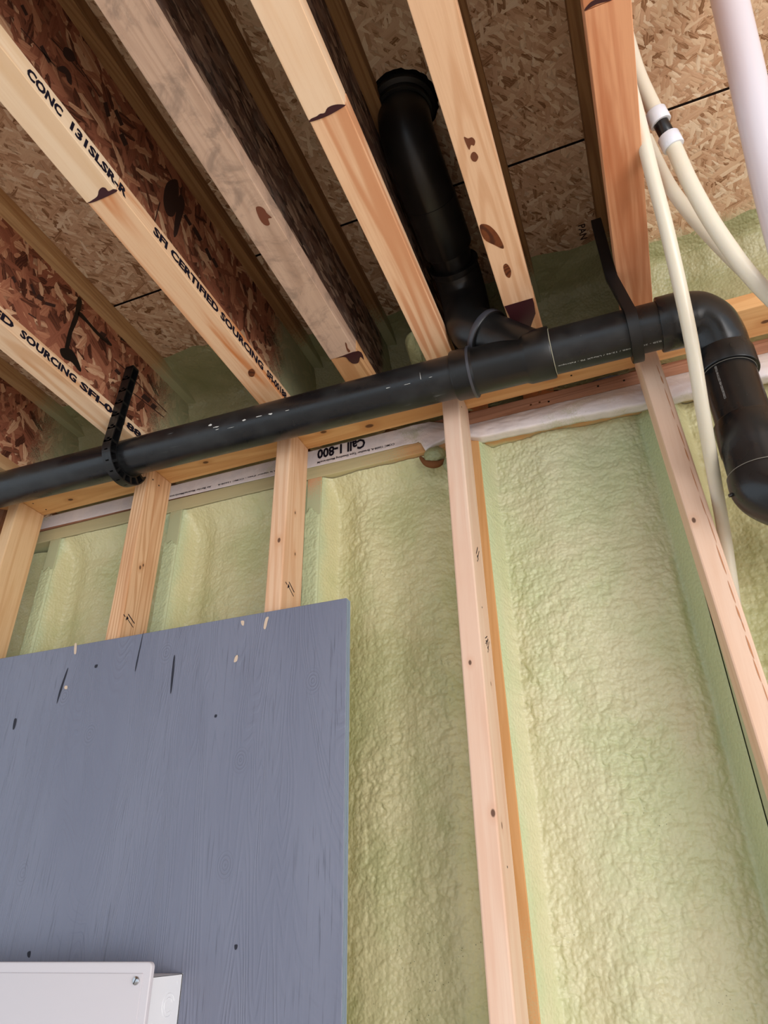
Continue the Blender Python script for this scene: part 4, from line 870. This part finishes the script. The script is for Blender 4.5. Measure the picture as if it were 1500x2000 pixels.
# plaster scuffs on the long pipe
rb = random.Random(11)
def on_pipe(x, a, r=R+0.0006):
    c_ = ax(x); return Vector((c_.x, c_.y-math.cos(a)*r, c_.z+math.sin(a)*r))
for (x, a, w_, h_) in ((-0.792, -0.10, 0.012, 0.006), (-0.777, -0.28, 0.016, 0.003), (-0.775, -0.42, 0.012, 0.002), (-0.705, -0.30, 0.012, 0.004), (-0.67, -0.30, 0.018, 0.002), (-0.64, -0.33, 0.012, 0.004), (-0.60, -0.36, 0.01, 0.0016), (-0.74, -0.5, 0.02, 0.001), (-0.33, -0.55, 0.02, 0.001), (-0.30, -0.35, 0.001, 0.02), (-0.28, -0.5, 0.012, 0.001), (-0.37, -0.5, 0.012, 0.0014)):
    k_ = 9; ring = []
    for i in range(k_):
        th = 2*math.pi*i/k_; s_ = rb.uniform(0.5, 1.1)
        ring.append(on_pipe(x+w_/2*math.cos(th)*s_, a+h_/R/2*math.sin(th)*s_))
    obj('plaster_scuff', MB().poly(ring), M['scuff'], p_main)

# ================================================================ PIPE HANGERS
def hanger(name, label, xt, xbm, ztop, xpipe, wd=0.024, depth=0.018, kink=None, holes=True):
    c_ = ax(xpipe); ri = R+0.0012; ro = ri+depth; loc = (xbm, c_.y-ro, c_.z-ro)
    t_ = thing(name, label, 'pipe hanger', loc, 'plastic pipe hangers')
    path = []                                        # (y, z, normal_y, normal_z) centre line on the pipe side
    for z_ in np.linspace(ztop, c_.z, 26): path.append((c_.y-ri, z_, -1.0, 0.0))
    for a in np.linspace(math.pi, math.pi*1.92, 30)[1:]: path.append((c_.y+ri*math.cos(a), c_.z+ri*math.sin(a), math.cos(a), math.sin(a)))
    def xc(z_):
        f = (z_-c_.z)/(ztop-c_.z); f = max(0.0, min(1.0, f))
        if kink: f = 1.0 if z_ > kink else max(0.0, (z_-c_.z)/(kink-c_.z))
        return xbm+(xt-xbm)*f
    def band(o_in, o_out, x_in, x_out, sub=None):
        mb_ = MB(); prev = None
        for (y, z_, ny, nz) in (sub or path):
            X_ = xc(z_)
            cur = [mb_.bm.verts.new((X_+xx_, y+ny*oo, z_+nz*oo)) for xx_, oo in ((x_in, o_in), (x_out, o_in), (x_out, o_out), (x_in, o_out))]
            if prev:
                for k_ in range(4): mb_.bm.faces.new((prev[k_], prev[(k_+1) % 4], cur[(k_+1) % 4], cur[k_]))
            else: mb_.bm.faces.new(cur)
            prev = cur
        mb_.bm.faces.new(prev[::-1]); return mb_
    hw = wd/2
    obj('inner_band', band(0.0, 0.003, -hw, hw), M['hanger'], t_, None, 40)
    obj('side_rail', band(depth-0.003, depth, -hw, -hw*0.38), M['hanger'], t_, None, 40)
    obj('side_rail', band(depth-0.003, depth, hw*0.38, hw), M['hanger'], t_, None, 40)
    step = 4
    if holes:
        for i in range(0, len(path)-1, step):
            obj('rail_bridge', band(depth-0.003, depth, -hw*0.42, hw*0.42, path[i:i+step]), M['hanger'], t_, None, 40)
    else:
        obj('outer_band', band(depth-0.003, depth+0.0006, -hw*0.9, hw*0.9), M['hanger'], t_, None, 40)
    obj('rail_wall', band(0.0015, depth-0.001, -hw, -hw+0.0022), M['hanger'], t_, None, 40)
    n_ = len(path)
    for i in range(0, n_, 4):
        y, z_, ny, nz = path[i]; X_ = xc(z_); tz, ty = -ny, nz
        mb_ = MB()
        q_ = [(y+ny*o_+ty*s_*0.0032, z_+nz*o_+tz*s_*0.0032) for o_, s_ in ((0.001, -1), (0.001, 1), (depth, 1), (depth, -1))]
        lo = [mb_.bm.verts.new((X_-hw+0.0005, a, b)) for a, b in q_]; hi_ = [mb_.bm.verts.new((X_+hw-0.0005, a, b)) for a, b in q_]
        mb_.bm.faces.new(lo[::-1]); mb_.bm.faces.new(hi_)
        for k_ in range(4): mb_.bm.faces.new((lo[k_], lo[(k_+1) % 4], hi_[(k_+1) % 4], hi_[k_]))
        obj('rung', mb_, M['hanger'], t_)
    return t_
hanger('pipe_hanger', 'black plastic strap hanger hooking the long pipe at the left', -1.043, -1.060, 1.198, -1.055, 0.024, 0.022)
hanger('pipe_hanger', 'black plastic strap hanger around the pipe below the right orange joist', 0.0895, 0.106, 1.205, 0.106, 0.020, 0.012, 1.047, False)

text('printed_text', 'PAN', M['ink_soft'], jF, D['pan'], (0, 1, 0), (1, 0, 0), 0.042, 0.016, 0.02)

# ================================================================ WATER TUBES AND WHITE PIPE
L1 = catmull(D['L1'], 6); r3 = 0.0125
wt = thing('water_tube', 'milky plastic water tube with black coupling and two white rings, upper right', 'tube', D['L1'][6])
def seg(pts, a, b): return [Vector(p) for p in pts[a:b]]
obj('tube', MB().tube(catmull(D['L1'][:5], 6), r3, 24), M['pex'], wt, None, 60)
obj('tube', MB().tube(catmull(D['L1'][6:]+[(0.41, 1.02, 0.69), (0.46, 1.15, 0.64), (0.48, 1.29, 0.62)], 6), r3, 24), M['pex'], wt, None, 60)
def ring_at(p, d, l, r, name, mat, extra=0.0):
    p = Vector(p); d = Vector(d).normalized()
    return obj(name, MB().tube([p-d*l/2, p-d*l/2, p-d*(l/2-0.0012), p+d*(l/2-0.0012), p+d*l/2, p+d*l/2], [r3*.8, r-.001, r, r, r-.001, r3*.8], 28), M[mat], wt, None, 40)
P4, P5, P6, P7 = [Vector(D['L1'][i]) for i in (3, 4, 6, 7)]
dv = (P6-P4).normalized()
ring_at(P4+(P5-P4)*0.35, dv, 0.023, 0.0168, 'clamp_ring', 'pex_ring'); ring_at(P6+(P7-P6)*0.15, (P7-P5), 0.023, 0.0168, 'clamp_ring', 'pex_ring')
M['coupler'] = plain('black polymer coupler', lin(20, 20, 22), 0.3, 0.5)
ring_at((P4+P6)/2+(P5-(P4+P6)/2)*0.5, dv, 0.050, 0.0118, 'coupler', 'coupler')
r3 = 0.0111
tag(obj('water_tube', MB().tube(catmull(D['L2'], 6), r3, 24), M['pex'], None, D['L2'][-1], 60), 'straight milky water tube passing in front of the black elbow', 'tube')
tag(obj('water_tube', MB().tube(catmull(D['L3']+[(0.40, 1.04, 0.72), (0.43, 1.15, 0.70), (0.44, 1.29, 0.69)], 6), r3, 24), M['pex'], None, D['L3'][-1], 60), 'curved milky water tube tucked behind the coupled tube', 'tube')
mb = MB().tube(catmull(D['VAC'], 6), 0.0262, 36); vp = obj('white_pipe', mb, M['vac'], None, D['VAC'][-1], 60)
tag(vp, 'thick glossy white plastic pipe crossing the top right corner', 'pipe')
